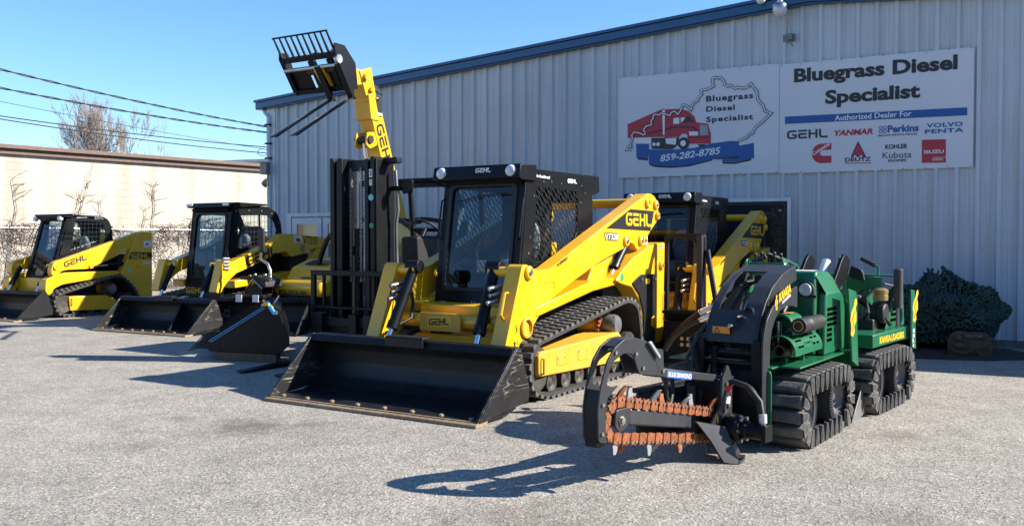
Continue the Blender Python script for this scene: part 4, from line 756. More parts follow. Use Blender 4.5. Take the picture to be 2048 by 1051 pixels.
# second large loader behind the green machines, without its bucket
b2 = copy_tree(big, None, ('bucket',)); b2.location = (1.09, 9.72, 0); b2.rotation_euler = (0, 0, R(-29.5)); b2.scale = (.943, .943, .943)
b2['label'] = 'yellow track loader behind the green machines carrying a tall black frame instead of a bucket'
at = thing('grapple_frame', (1.06, 9.58, 0), -29.5, 'tall black steel attachment frame with a rounded window in front of the rear loader', 'attachment')
m = MB(); m.ring(rnd([(.375, .05), (.83, .05), (.83, 1.44), (.375, 1.44)], [.02, .02, .05, .02], 6), rnd([(.41, .57), (.735, .57), (.735, 1.38), (.41, 1.38)], [.02, .02, .12, .04], 6), 'v', .60, .66); m.build('backing_frame', M['satin'], at, .006)
m = MB(); m.box(.76, .82, .53, .598, .3, 1.42); m.build('upright', M['charcoal'], at, .008)
m = MB(); m.tube([(.85, .62, 1.26), (.97, .55, .70)], .03, 8); m.build('brace', M['satin'], at)
m = MB(); m.box(.40, .735, .45, .66, .575, .61); m.build('shelf', M['black'], at, .01)
m = MB(); m.box(.42, .92, .44, .86, .04, .50); bx = m.build('base_box', M['black'], at, .01)
m = MB(); m.bolts([(.635, .315), (.705, .315), (.635, .25), (.705, .25)], 'v', .44, .022, -.014); m.build('bolt', M['zinc'], bx)
for k in (0, 1):
    m = MB(); P = [(.60, .0, .24), (.70, -.05, .38), (.85, -.08, .53 - .03 * k), (1.02, -.1, .66 - .07 * k)]; m.tube(P, .03, 10); h = m.build('hose', M['grip'], at); m = MB(); m.tube([(1.0, -.1, .645 - .07 * k), (1.14, -.1, .72 - .075 * k), (1.31, -.1, .785 - .08 * k)], [.03, .026, .024], 10); m.lathe([(.034, 0), (.034, .03), (0, .03)], (1.14, -.115, .72 - .075 * k), 'v', 8); m.build('coupler', M['chrome'], h)

# ============================================================ LOADER WITH CURVED ARMS
vt = thing('track_loader', (-5.461, 13.133, 0), -28, 'yellow track loader with curved arms and a grey capped cab beside the tilted bucket', 'track loader', 'yellow compact track loaders')
def curved(t):
    bucket(t, -1.05, 1.02, .98, 'scuffed', True, 9)
    arm = [(.865, .603), (1.01, 1.07), (1.037, 1.13), (1.10, 1.12), (1.218, 1.087), (1.665, 1.243), (2.137, 1.389), (2.292, 1.497), (2.40, 1.55), (2.476, 1.561), (3.335, 1.509), (3.52, 1.485), (3.57, 1.461), (3.56, 1.39), (3.509, 1.326), (3.131, 1.271), (2.934, 1.198), (2.605, 1.148), (2.50, 1.235), (2.40, 1.245), (2.264, 1.208), (1.785, 1.057), (1.448, .944), (1.307, .905), (1.15, .80), (1.02, .68), (.97, .59)]
    arms = []
    for s in (-1, 1):
        m = MB(); m.pr(rnd(arm, .04, 2), 'u', *sorted((s * .58, s * .75))); A = m.build('lift_arm', M['yellow'], t, .015); arms.append(A)
        cy = cylinder(t, (s * .47, 1.1, 1.04), (s * .47, .80, .5), .045, .25)
        m = MB(); m.cyl((s * .40, 1.1, 1.04), (s * .58, 1.1, 1.04), .04, 14); m.build('cross_pin', M['yellow'], A)
        m = MB(); m.pr(rnd([(2.7, .35), (3.3, 1.3), (3.56, 1.35), (3.6, .35)], .05), 'u', *sorted((s * .6, s * .74))); m.build('rear_tower', M['yellow'], t, .012)
        m = MB(); m.pr([(1.3, .66), (2.7, .78), (2.7, .9), (1.3, .78)], 'u', *sorted((s * .46, s * .72))); m.build('fender', M['yellow'], t, .01)
    A = arms[1]; uo = .7525; mark(_gm, A, M['decal_black'], (uo, 1.53, 1.0), (0, .962, .272), (0, -.12, 1), .76, .165); text('VT210', A, M['decal_black'], (uo, 2.93, 1.37), (0, 1, -.02), Z1, .37, .15, .0)
    decal([(2.69, 1.402), (2.89, 1.401), (2.89, 1.52), (2.69, 1.52)], A, M['white'], (uo - .0015, 0, 0), *RU); decal([(2.72, 1.45), (2.78, 1.49), (2.84, 1.47), (2.86, 1.43), (2.75, 1.425)], A, M['red'], (uo + .001, 0, 0), *RU); decal([(2.76, 1.425), (2.86, 1.43), (2.85, 1.412), (2.77, 1.41)], A, M['blue'], (uo + .003, 0, 0), *RU)
    decal([(1.30, 1.17), (1.44, 1.205), (1.44, 1.225), (1.30, 1.19)], A, M['decal_black'], (uo, 0, 0), *RU)
    m = MB(); m.pr(rnd([(2.86, 1.25), (2.94, 1.25), (2.94, 1.36), (2.86, 1.36)], .02), 'u', .752, .775); m.build('latch', M['steel'], A); m = MB()
    for k in range(4): m.tube([(.76, 1.13, .98 + .055 * k), (.76, 1.02, .985 + .055 * k)], [.024, .02], 10)
    m.build('hydraulic_coupler', M['steel'], A)
    m = MB(); m.box(-.46, .46, 1.4, 3.3, .3, .78); m.box(-.6, .6, 2.75, 3.5, .5, 1.2); m.build('body', M['frame'], t, .02)
    undercarriage(t, [(.98, .3), (1.05, .47), (1.2, .54), (2.7, .74), (2.95, .66), (3.0, .3), (2.95, .05), (2.88, 0), (1.25, 0), (1.05, .06)], .88, .5, [(1.2, .36), (2.55, .42), (2.75, .3), (2.6, .16), (1.2, .2)], (1.45, 1.75, 2.05, 2.35), (2.55, .47, .14), ((1.22, .26, .18), (2.76, .24, .16)))
    c = cabin(t, [(1.36, .50), (1.55, 1.95), (1.48, 2.02), (2.35, 2.03), (2.58, 1.93), (2.68, 1.75), (2.74, 1.3), (2.72, .8)], [(1.63, 1.29), (1.64, 1.6), (1.66, 1.865), (1.95, 1.88), (2.38, 1.87), (2.52, 1.78), (2.60, 1.6), (2.45, 1.42)], .455, .50, 1.97, .84, 1.88, 1.34, 1.54, .335, .1, True, floor=.7, seatv=2.1)
    m = MB(); m.pr([(1.43, 2.06), (1.42, 1.99), (1.6, 1.985), (2.3, 2.04), (2.3, 2.07), (1.6, 2.08)], 'u', -.5, .5); vi = m.build('visor', M['black'], c, .012)
    for x in (-.43, .41):
        m = MB(); m.box(x - .07, x + .07, 1.405, 1.45, 2.015, 2.06); m.build('headlight', M['lens'], vi, .01)
    mark(_gm, c, M['gold'], (-.40, 1.306, .55), X1, Z1, .39, .10)
    m = MB(); m.bolts([(1.6, 1.93), (1.9, 1.95), (2.2, 1.95), (2.45, 1.91), (2.62, 1.75), (2.66, 1.5), (1.6, 1.6)], 'u', .455, .014, .006); m.build('bolt', M['zinc'], c)
curved(vt); vt.scale = (.945,) * 3

# ============================================================ FAR LOADER
fl = thing('track_loader', (-9.047, 15.405, 0), -31, 'yellow track loader with straight lift arms parked in front of the vine covered fence', 'track loader', 'yellow compact track loaders')
def far(t):
    bucket(t, -1.0, .98, .98, 'satin', False, 6)
    arm = [(.867, .83), (.87, .95), (.91, 1.05), (1.0, 1.095), (1.128, 1.121), (2.167, 1.453), (2.79, 1.66), (3.0, 1.64), (2.9, 1.42), (2.659, 1.342), (2.132, 1.102), (1.62, .915), (1.2, .91), (1.07, .891), (.99, .80), (.92, .78)]
    lower = [(.88, .79), (.76, .73), (.744, .521), (.80, .43), (.86, .45), (.93, .56), (1.1, .63), (2.2, .76), (2.371, .81), (2.3, .86), (1.35, .86), (1.15, .86)]
    tail = [(2.71, 1.60), (2.76, 1.66), (3.077, 1.66), (3.07, .30), (2.75, .31), (2.565, .544), (2.33, .79), (2.47, 1.05)]
    arms = []
    for s in (-1, 1):
        m = MB(); m.pr(rnd(arm, .04, 2), 'u', *sorted((s * .60, s * .735))); A = m.build('lift_arm', M['yellow'], t, .014); arms.append(A)
        m = MB(); m.pr(rnd(lower, .03, 2), 'u', *sorted((s * .5, s * .728))); m.build('fender', M['yellow'], t, .012)
        m = MB(); m.pr(rnd(tail, .03, 2), 'u', *sorted((s * .62, s * .785))); T = m.build('rear_tower', M['yellow'], t, .012)
        if s > 0:
            decal([(2.50, 1.098), (2.56, 1.238), (3.072, 1.228), (3.07, 1.085)], T, M['decal_black'], (.786, 0, 0), *RU, name='maker_panel'); mark(_gm, T, M['gold'], (.789, 2.565, 1.11), X1 if 0 else (0, 1, -.02), Z1, .45, .10)
            decal([(2.87, 1.34), (3.05, 1.34), (3.05, 1.47), (2.87, 1.47)], T, M['white'], (.786, 0, 0), *RU); decal([(2.9, 1.39), (2.95, 1.43), (3.0, 1.40), (2.95, 1.37)], T, M['red'], (.789, 0, 0), *RU); decal(circ(2.52, .86, .04, 12), T, M['teal'], (.786, 0, 0), *RU); decal([(2.84, .99), (3.03, .99), (3.03, 1.03), (2.84, 1.03)], T, M['lens'], (.786, 0, 0), *RU)
            m = MB(); pin(m, 2.983, 1.578, .785, .045); pin(m, 2.72, .97, .785, .04); m.build('pivot_boss', M['yellow'], T)
            m = MB(); pin(m, .949, .962, .735, .05); pin(m, 1.69, .968, .735, .05); m.build('pivot_boss', M['yellow'], A)
        cylinder(t, (s * .68, 2.6, 1.0), (s * .70, 1.70, .965), .04, .45, 'lift_cylinder'); cylinder(t, (s * .47, 1.0, .98), (s * .47, .72, .5), .045, .25)
        m = MB(); m.cyl((s * .40, 1.0, .98), (s * .6, 1.0, .98), .04, 14); m.build('cross_pin', M['yellow'], A)
    mark(_gm, arms[1], M['decal_black'], (.7375, 1.13, .955), (0, .955, .297), (0, -.15, 1), .5, .11)
    m = MB(); m.box(-.5, .5, 1.0, 2.9, .3, .76); m.box(-.6, .6, 2.4, 2.95, .5, 1.2); m.build('body', M['frame'], t, .02)
    m = MB(); m.box(-.5, .5, .93, 1.0, .35, .75); m.build('front_frame', M['yellow'], t, .01)
    undercarriage(t, [(.80, .3), (.86, .44), (1.0, .51), (2.14, .79), (2.33, .77), (2.55, .58), (2.72, .33), (2.6, .04), (2.5, 0), (1.15, 0), (.9, .05)], .88, .5, [(1.15, .40), (1.95, .385), (2.25, .235), (2.03, .09), (1.17, .125)], (1.3, 1.62, 1.94, 2.26), (2.12, .51, .15), ((1.06, .26, .17), (2.45, .25, .16)))
    c = cabin(t, [(1.12, .76), (1.42, 1.90), (1.33, 1.99), (2.15, 1.98), (2.31, 1.90), (2.38, 1.75), (2.40, 1.4), (2.36, 1.0)], [(1.46, 1.24), (1.53, 1.6), (1.56, 1.868), (1.85, 1.865), (2.18, 1.845), (2.24, 1.7), (2.25, 1.55), (2.2, 1.44)], .43, .72, 1.92, .80, 1.86, 1.07, 1.42, .33, .05, True, floor=.72, seatv=1.9)
    m = MB(); m.pr([(1.28, 2.0), (1.27, 1.94), (1.5, 1.93), (1.5, 2.01)], 'u', -.47, .47); vi = m.build('visor', M['black'], c, .01)
    for x in (-.42, .40):
        m = MB(); m.lathe([(0, -.03), (.05, -.02), (.055, .02), (.04, .05)], (x, 1.26, 1.91), 'v', 14); m.build('headlight', M['lens'], vi)
    mark(_gm, c, M['white'], (.4315, 1.99, 1.91), RU[0], Z1, .2, .05); decal([(1.6, 1.925), (1.82, 1.93), (1.82, 1.955), (1.6, 1.95)], c, M['white'], (.431, 0, 0), *RU)
far(fl); fl.scale = (.917,) * 3
# ============================================================ GREEN MINI LOADERS
def pads(t, uo, ui, v0, v1, H, name='overtyre_track'):
    """segmented rubber track run over two tyres; fingers reach inward on the outer face"""
    r = H / 2; path = [(v1 - r + r * math.sin(a), r - r * math.cos(a)) for a in [math.pi * k / 14 for k in range(15)]] + [(v0 + r - r * math.sin(a), r + r * math.cos(a)) for a in [math.pi * k / 14 for k in range(15)]]
    path = ccw(path); n = 27; P, L = resample(path, n * 4); s = 1 if uo > ui else -1; m = MB(); f = MB(); f2 = MB()
    for k in range(n):
        i = k * 4; p = Vector(P[i]); t_ = (Vector(P[(i + 1) % (4 * n)]) - Vector(P[i - 1])).normalized(); nn = Vector((t_.y, -t_.x)); hl = L / n * .43
        V = []
        for q in range(7):   # across the pad, scalloped edges and a raised crown
            x = q / 6; uu = ui + (uo - ui) * x; w_ = hl * (1.0 - .22 * math.sin(math.pi * x)); cr = .012 * math.sin(math.pi * x)
            for a, h in ((-w_, -.05), (-w_ * .98, -.004 + cr), (-w_ * .7, .006 + cr), (w_ * .7, .006 + cr), (w_ * .98, -.004 + cr), (w_, -.05)): c = p + t_ * a + nn * h; V.append((uu, c.x, c.y))
        F = [(q * 6 + j, q * 6 + j + 1, q * 6 + j + 7, q * 6 + j + 6) for q in range(6) for j in range(5)] + [(q * 6 + 5, q * 6, q * 6 + 6, q * 6 + 11) for q in range(6)] + [tuple(range(6)), tuple(range(41, 35, -1))]
        m.add(V, F)
        for f, ua, ub in ((f, uo, uo + s * .022), (f2, ui - s * .02, ui)):
            fp = [(-.80, .0), (-.84, -.05), (-.55, -.095), (-.22, -.125), (.22, -.125), (.55, -.095), (.84, -.05), (.80, .0)]; V = []
            for uu, sh in ((ua, 1), (ub, .86)):
                for a, h in fp: c = p + t_ * (a * hl * sh) + nn * (h * (1 if sh == 1 else .95)); V.append((uu, c.x, c.y))
            f.add(V, [tuple(range(8)), tuple(range(15, 7, -1))] + [(j, j + 8, (j + 1) % 8 + 8, (j + 1) % 8) for j in range(8)])
    o = m.build(name, M['tread'], t, .006, seg=1); f.build('track_fingers', M['tread'], o, .006, seg=1); f2.build('track_fingers', M['tread'], o)
    m = MB(); pi_ = offset(P, -.052); m.ring(offset(P, -.038), pi_, 'u', *sorted((ui + s * .06, uo - s * .06))); m.build('track_belt', M['rubber'], o)
    return o
def wheel(t, uo, ui, v, z, r, rim=M['steel']):
    s = 1 if uo > ui else -1; w_ = abs(uo - ui); c = (0, v, z); m = MB()
    m.lathe([(r * .60, uo - s * .05), (r * .66, uo - s * .005), (r * .88, uo), (r * .98, uo - s * .03), (r, uo - s * w_ * .3), (r, ui + s * w_ * .3), (r * .98, ui + s * .03), (r * .88, ui), (r * .6, ui + s * .03)], c, 'u', 36)
    for k in range(60): a = 6.283 * k / 60; m.tube([(uo + s * .004, v + r * .8 * math.cos(a), z + r * .8 * math.sin(a)), (uo - s * .01, v + r * .97 * math.cos(a), z + r * .97 * math.sin(a))], .006, 4)
    o = m.build('wheel', M['rubber'], t); m = MB(); m.lathe([(r * .63, uo - s * .01), (r * .60, uo - s * .045), (r * .52, uo - s * .06), (r * .46, uo - s * .1), (r * .2, uo - s * .1), (r * .18, uo - s * .07), (0, uo - s * .065)], c, 'u', 32); q = m.build('rim', M['grey'], o)
    m = MB()
    for k in range(5): a = 6.283 * k / 5; m.cyl((uo - s * .1, v + r * .32 * math.cos(a), z + r * .32 * math.sin(a)), (uo - s * .065, v + r * .32 * math.cos(a), z + r * .32 * math.sin(a)), .014, 6)
    m.cyl((uo - s * .08, v, z), (uo - s * .035, v, z), .025, 8); m.build('wheel_nut', M['zinc'], o); return o
def mini_base(t, v1=1.12):
    for s in (-1, 1):
        wheel(t, s * .475, s * .28, .185, .235, .205); wheel(t, s * .475, s * .28, v1 - .245, .235, .205); pads(t, s * .50, s * .24, -.06, v1, .47)
    m = MB(); m.box(-.235, .235, -.02, 1.2, .12, .5); m.build('chassis', M['frame'], t, .01)
ARC = [(-.155, .70), (-.13, .78), (-.09, .86), (-.01, .955), (.13, 1.06), (.32, 1.14), (.59, 1.195)]
def arcstrip(m, u0, u1, i0, i1, th=.012):
    pts = [ARC[0]]; A, _ = resample_open(ARC, 40); A = A[int(i0 * 40):int(i1 * 40) + 1]; n = len(A); V = []
    for i, p in enumerate(A):
        a = Vector(A[max(i - 1, 0)]); b = Vector(A[min(i + 1, n - 1)]); d = (b - a).normalized(); q = Vector(p) + Vector((d.y, -d.x)) * th
        V += [(u0, p[0], p[1]), (u1, p[0], p[1]), (u0, q.x, q.y), (u1, q.x, q.y)]
    F = []
    for i in range(n - 1): k = 4 * i; F += [(k, k + 1, k + 5, k + 4), (k + 2, k + 6, k + 7, k + 3), (k, k + 4, k + 6, k + 2), (k + 1, k + 3, k + 7, k + 5)]
    F += [(0, 2, 3, 1), (4 * n - 4, 4 * n - 3, 4 * n - 1, 4 * n - 2)]; m.add(V, F)
def resample_open(path, n):
    P = [Vector(p) for p in path]; L = [0]
    for i in range(1, len(P)): L.append(L[-1] + (P[i] - P[i - 1]).length)
    out = []; j = 0
    for k in range(n + 1):
        s = L[-1] * k / n
        while j < len(P) - 2 and L[j + 1] < s: j += 1
        out.append(tuple(P[j].lerp(P[j + 1], (s - L[j]) / (L[j + 1] - L[j]))))
    return out, L[-1]
def hopper(par, o, xd, yd, h, lay):
    """the leaping animal badge, gold on the panel"""
    k = h / .3; P = [(a * 1.5, b) for a, b in [(.02, .02), (.06, 0), (.09, .03), (.08, .08), (.12, .12), (.12, .18), (.1, .22), (.13, .26), (.12, .3), (.09, .29), (.07, .24), (.03, .2), (.01, .14), (.03, .09)]]
    decal([(a * k, b * k) for a, b in P], par, M['gold'], o, xd, yd, name='badge'); V, F = strip([(.06 * k, .04 * k), (.1 * k, .1 * k), (.07 * k, .15 * k), (.14 * k, .2 * k)], .012 * k); n = Vector(xd).cross(Vector(yd)) * .0018
    v, f = place(V, F, Vector(o) + n, xd, yd, .001); MB().add(v, f).build('badge_line', M['decal_black'], par)
def post(t, poly, side=1):
    m = MB(); m.pr(poly, 'u', .505, .522); p = m.build('rear_plate', M['green'], t, .004); hopper(p, (.5225, poly[0][0] + .03, .66), *RU, .28, 0); return p
k1 = thing('mini_loader', (1.903 - .52 * .809, 5.792 + .52 * .588, 0), -36, 'nearer green stand on mini loader with black arched arms and a heat guard', 'mini loader', 'green mini loaders')
def mini_a(t):
    mini_base(t)
    for s in (-1, 1):
        m = MB(); a, b = sorted((s * .225, s * .238)); m.pr(rnd([(-.08, .10), (1.2, .10), (1.25, .50), (1.22, .545), (-.02, .545), (-.09, .48)], [0, 0, .03, .03, .06, .06]), 'u', a, b); a, b = sorted((s * .24, s * .47)); m.box(a, b, .03, 1.24, .532, .545); m.build('fender', M['green'], t, .004)
    # engine cowl
    prof = [(.66, .546), (1.22, .546), (1.24, .86), (1.2, 1.0), (1.08, 1.1), (.94, 1.145), (.70, 1.15), (.665, 1.06)]
    m = MB(); m.pr(rnd(prof, .03, 3), 'u', .06, .36); q = [(.70, .546), (1.2, .546), (1.21, .85), (1.17, .95), (1.08, 1.0), (.74, 1.0)]; m.pr(rnd(q, .02, 2), 'u', .3605, .42)
    V = [(.36, .71, 1.15), (.36, .95, 1.145)]; c = m.build('engine_cowl', M['green'], t, .018)
    m = MB(); m.add([(.36, .685, 1.115), (.36, .94, 1.143), (.36, 1.08, 1.098), (.36, 1.2, .99), (.4195, .745, .985), (.4195, 1.07, .985), (.4195, 1.15, .945)], [(0, 1, 5, 4), (1, 2, 6, 5), (2, 3, 6)]); m.build('cowl_chamfer', M['green'], c)
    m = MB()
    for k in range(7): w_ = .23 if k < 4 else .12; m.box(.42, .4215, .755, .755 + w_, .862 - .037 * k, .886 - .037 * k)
    m.build('vent_slot_shade', M['slot_shade_ink'], c)  # black plates on the face stand in for the shade inside the slots
    m = MB(); m.box(.12, .3, .76, .92, 1.149, 1.1505); m.build('sticker', M['white'], c)
    m = MB(); m.lathe([(0, -.02), (.042, -.018), (.05, .0), (.052, .035), (.03, .05)], (.30, .645, 1.02), 'v', 20); h = m.build('headlight', M['lens'], c); m = MB(); m.lathe([(.045, .0), (.058, .0), (.058, .04), (.03, .055)], (.30, .64, 1.02), 'v', 20); m.box(.29, .37, .66, .68, .96, .98); m.build('bezel', M['frame'], h)
    # heat guard
    gp = [(.31 + .115 * math.cos(R(a)), .625 + .115 * math.sin(R(a))) for a in range(-10, 160, 14)] + [(.19, .64), (.19, .55)]; m = MB(); m.pr(gp + [(.31 + .94 * (x - .31), .625 + .94 * (z - .625)) for x, z in gp[::-1]], 'v', .07, .64); g = m.build('heat_guard', M['green'], t, .002)
    m = MB()
    for (a, rows) in ((62, (.14, .20, .44, .52)), (40, (.14, .20, .44, .52)), (18, (.14, .20, .44, .52)), (84, (.16, .22, .48))):
        for v in rows:
            x, z = .31 + .1155 * math.cos(R(a)), .625 + .1155 * math.sin(R(a)); d = Vector((-math.sin(R(a)), 0, math.cos(R(a)))) * .007; n_ = Vector((math.cos(R(a)), 0, math.sin(R(a)))) * .0015; b0 = Vector((x, v, z)) + n_
            m.add([b0 - d, b0 + d, b0 + d + Vector((0, .05, 0)), b0 - d + Vector((0, .05, 0))], [(0, 1, 2, 3)])
    m.build('guard_slot_shade', M['slot_shade_ink'], g); a = R(50); text('HOT', g, M['slot_shade_ink'], (.31 + .117 * math.cos(R(22)), .29, .625 + .117 * math.sin(R(22))), (0, 1, 0), (-math.sin(R(40)), 0, math.cos(R(40))), .16, .075, .0)  # slot shade laid on as flat black faces; the letters are print
    m = MB(); m.lathe([(.03, .2), (.03, .11), (.042, .11), (.045, .16), (.05, .2), (.05, .55), (0, .56)], (.30, 0, .63), 'v', 16); m.build('exhaust', M['cast'], t); m = MB(); m.box(.36, .375, .38, .40, .546, .62); m.build('bracket', M['green'], g)
    # air filter
    m = MB(); m.lathe([(0, .16), (.052, .165), (.055, .2), (.052, .21), (.052, .3), (.056, .31), (.056, .35), (.052, .36), (.052, .6), (0, .61)], (.41, 0, .80), 'v', 22); af = m.build('air_filter', M['grip'], t); V, F = strip(circ(.41, .80, .032, 16) + [(.442, .80)], .004); v, f = place(V, F, (0, .1585, 0), *FR, .001); MB().add(v, f).build('emblem', M['gold'], af)
    # belt guard
    ap = [(.275 + .085 * math.cos(R(a)), .79 + .085 * math.sin(R(a))) for a in range(0, 181, 12)]; ap = [(.36, .6)] + ap + [(.19, .6)]; m = MB(); m.pr(ap + [(.275 + .88 * (x - .275), .6 + .94 * (z - .6)) for x, z in ap[::-1]], 'v', .20, .44); bg_ = m.build('belt_guard', M['green'], t, .003); m = MB(); m.cyl((.24, .26, .6), (.24, .26, .82), .02, 12); m.cyl((.30, .34, .72), (.30, .42, .72), .05, 18); m.build('pulley', M['steel'], bg_); m = MB(); m.box(.27, .32, .26, .34, .8745, .8765); m.build('warning_label', M['orange'], bg_)
    m = MB(); m.pr(rnd([(.226, .12), (.33, .12), (.33, .535), (.226, .535)], [0, .01, .05, 0]), 'v', -.115, -.10); m.box(.226, .33, -.10, .03, .532, .545); m.build('fender_flange', M['green'], t, .006)
    m = MB(); m.box(-.30, .02, .55, .95, .5, 1.04); m.box(.02, .15, .16, .62, .55, .75); m.cyl((.09, .3, .6), (.19, .3, .6), .1, 20); m.tube([(.1, .2, .9), (.12, .18, .75), (.1, .16, .6)], .03, 10); m.build('engine', M['frame'], t, .01)
    # arms
    for s in (-1, 1):
        A2, _ = resample_open(ARC, 24); inner = offset_open(A2, .11); u = .24 if s > 0 else -.11
        m = MB(); m.pr(A2 + inner[::-1], 'u', u - .008, u + .008); a = m.build('lift_arm', M['charcoal'], t, .003)
        if s > 0:
            lo = [(-.19, .68), (-.17, .77), (-.12, .855), (-.03, .925), (.1, .98), (.28, 1.025), (.47, 1.05)]; B2, _ = resample_open(lo, 24); inn = [(.47, .90), (.36, .92), (.24, .925), (.12, .90), (.03, .85), (-.03, .78), (-.06, .68), (-.08, .25), (-.20, .25)]; m = MB(); m.pr(B2 + inn, 'u', .286, .300); oa = m.build('outer_arm_plate', M['charcoal'], a, .003)
            text('KANGA', oa, M['gold'], (.3005, .10, .955), (0, .965, .262), (0, -.1, 1), .24, .062, .05); text('LOADERS', oa, M['white'], (.3005, .16, .945), (0, .965, .262), (0, -.1, 1), .17, .018, .02); hopper(oa, (.3005, .03, .90), (0, .9, .3), (0, -.3, .95), .10, 0)
        m = MB(); x = .26 if s > 0 else -.13; m.pr([(-.20, .15), (-.06, .15), (-.055, .72), (-.18, .72)], 'u', x - .04, x + .02); m.build('arm_leg', M['black'], a, .006)
    m = MB(); arcstrip(m, -.10, -.06, 0, 1); arcstrip(m, .12, .23, 0, 1); arcstrip(m, -.0595, .1195, 0, .27); arcstrip(m, -.0595, .1195, .78, 1); cs = m.build('cross_sheet', M['charcoal'], t)
    m = MB(); m.lathe([(.03, -.02), (.034, .02), (0, .03)], (.155, -.05, .90), 'v', 12); m.lathe([(.03, -.02), (.034, .02), (0, .03)], (.12, -.11, .85), 'v', 12); m.lathe([(.024, -.02), (.026, .02), (0, .03)], (.07, -.145, .80), 'v', 12); m.build('hydraulic_port', M['chrome'], cs)
    decal([(-.06, .755), (.06, .755), (.06, .80), (-.06, .80)], cs, M['orange'], (0, -.155, 0), *FR); V, F = strip([(-.05, .762), (-.03, .794), (-.01, .762), (-.046, .762)], .005); v, f = place(V, F, (0, -.158, 0), *FR, .001); MB().add(v, f).build('pictogram', M['decal_black'], cs)
    m = MB(); m.tube([(.0, .42, 1.08), (-.02, .27, 1.03), (-.04, .15, .93), (-.045, .07, .8), (-.03, .02, .62)], .018, 8)
    for k in range(4): m.tube([(-.03 + .016 * k, .3 - .02 * k, 1.06 + .008 * k), (.0 + .016 * k, .36 - .02 * k, 1.09)], .01, 6)
    m.build('hose', M['grip'], t); m = MB()
    for k in range(3): m.tube([(-.02 + .03 * k, .50, 1.0), (-.03 + .03 * k, .34, .97 + .02 * k), (-.02 + .03 * k, .22, .86), (.0 + .03 * k, .2, .70)], .011, 6)
    for k in range(3): m.cyl((-.02 + .03 * k, .33, .965 + .02 * k), (-.022 + .03 * k, .30, .945 + .02 * k), .017, 8)
    m.build('hydraulic_lines', M['steel'], t); m = MB(); m.pr(rnd([(.3, .75), (.5, .8), (.56, 1.1), (.46, 1.12), (.36, .95)], .03), 'u', -.06, -.045); m.pr(rnd([(.3, .75), (.5, .8), (.56, 1.1), (.46, 1.12), (.36, .95)], .03), 'u', .085, .10); m.build('tower_plate', M['green'], t, .003); m = MB()
    for s in (-.09, .20): m.cyl((s, .62, .98), (s, .1, .62), .028, 12)
    m.build('arm_cylinder', M['black'], t); m = MB()
    for k in range(5): m.tube([(-.2 + .05 * k, 1.0, 1.19), (-.2 + .05 * k, .98, 1.25 + .01 * (k % 2))], .007, 6); m.ball((-.2 + .05 * k, .975, 1.26 + .01 * (k % 2)), .016, 6)
    m.build('control_levers', M['grip'], t); m = MB()
    P = [(-.06, -.12, .66), (-.05, -.15, .52), (.0, -.18, .4), (.06, -.17, .3)]
    m.tube(P, .018, 8)
    for i in range(26): q = Vector(P[0]).lerp(Vector(P[1]), i / 10) if i < 10 else (Vector(P[1]).lerp(Vector(P[2]), (i - 10) / 8) if i < 18 else Vector(P[2]).lerp(Vector(P[3]), (i - 18) / 8)); m.lathe([(.018, -.006), (.026, 0), (.018, .006)], q, 'z', 8)
    m.build('spiral_hose', M['grip'], t)
    m = MB(); m.cyl((-.12, -.1, .63), (.25, -.1, .63), .022, 10); m.cyl((-.12, -.1, .56), (.25, -.1, .56), .022, 10); m.build('cross_tube', M['satin'], t)
    m = MB(); m.box(-.2, .22, .12, .16, .3, .8)
    for k in range(14): m.box(-.19 + .029 * k, -.178 + .029 * k, .108, .12, .34, .78)
    m.build('radiator_grille', mat('dark_green_paint', (.004, .05, .022), .45), t)
    m = MB()
    for k in range(2): m.tube([(-.10 - .03 * k, -.02, .86 - .06 * k), (-.16 - .06 * k, -.16, .74 - .04 * k), (-.20 + .05 * k, -.26, .58), (-.10 - .07 * k, -.25, .44), (.02 - .02 * k, -.26, .36)], .015, 8)
    m.build('hose_bundle', M['grip'], t); m = MB(); m.pr([(-.16, .14), (.05, .14), (.12, .62), (-.10, .70)], 'u', -.23, -.20); m.box(-.24, -.14, .0, .3, .4, .72); m.cyl((-.2, -.06, .5), (-.2, .2, .62), .05, 14); m.build('hydraulic_tank', M['satin'], t, .01)
    m = MB(); m.pr([(-.22, .10), (.3, .10), (.3, .36), (.24, .44), (-.16, .44), (-.22, .36)], 'v', -.235, -.21); mp = m.build('mount_plate', M['black'], t, .006)
    m = MB(); m.tube([(.02, -.245, .33), (.08, -.25, .47)], .045, 4); st = m.build('warning_plate', M['orange'], mp, .004); m = MB(); m.tube([(.075, -.25, .465), (.09, -.25, .5)], .046, 4); m.build('warning_plate_end', M['lens'], mp, .004)
    # operator controls
    m = MB(); m.pr(rnd([(.86, .86), (.98, .86), (1.02, 1.0), (1.0, 1.2), (.95, 1.235), (.88, 1.22), (.9, 1.05)], .03), 'u', .04, .055); m.pr(rnd([(.86, .86), (.98, .86), (1.02, 1.0), (1.0, 1.2), (.95, 1.235), (.88, 1.22), (.9, 1.05)], .03), 'u', -.25, -.235); m.box(-.235, .04, .95, 1.02, 1.1, 1.2); cp = m.build('control_panel', M['green'], t, .004)
    decal([(.9, 1.13), (.93, 1.13), (.93, 1.2), (.9, 1.2)], cp, M['white'], (.0555, 0, 0), *RU); decal([(.92, .99), (.95, 1.0), (.95, 1.08), (.92, 1.08)], cp, M['orange'], (.0555, 0, 0), *RU)
    for (a, b) in (((.08, 1.12, 1.17), (-.10, .98, 1.26)), ((-.34, 1.1, 1.17), (-.16, 1.1, 1.25))):
        m = MB(); m.tube([a, tuple(Vector(a).lerp(Vector(b), .5) + Vector((0, 0, .012))), b], .014, 8); m.tube([(a[0], a[1], a[2] - .14), a], .014, 8); hd = m.build('handle', M['green'], cp); m = MB(); m.tube([tuple(Vector(a).lerp(Vector(b), .3)), b], .021, 10); m.build('grip', M['grip'], hd)
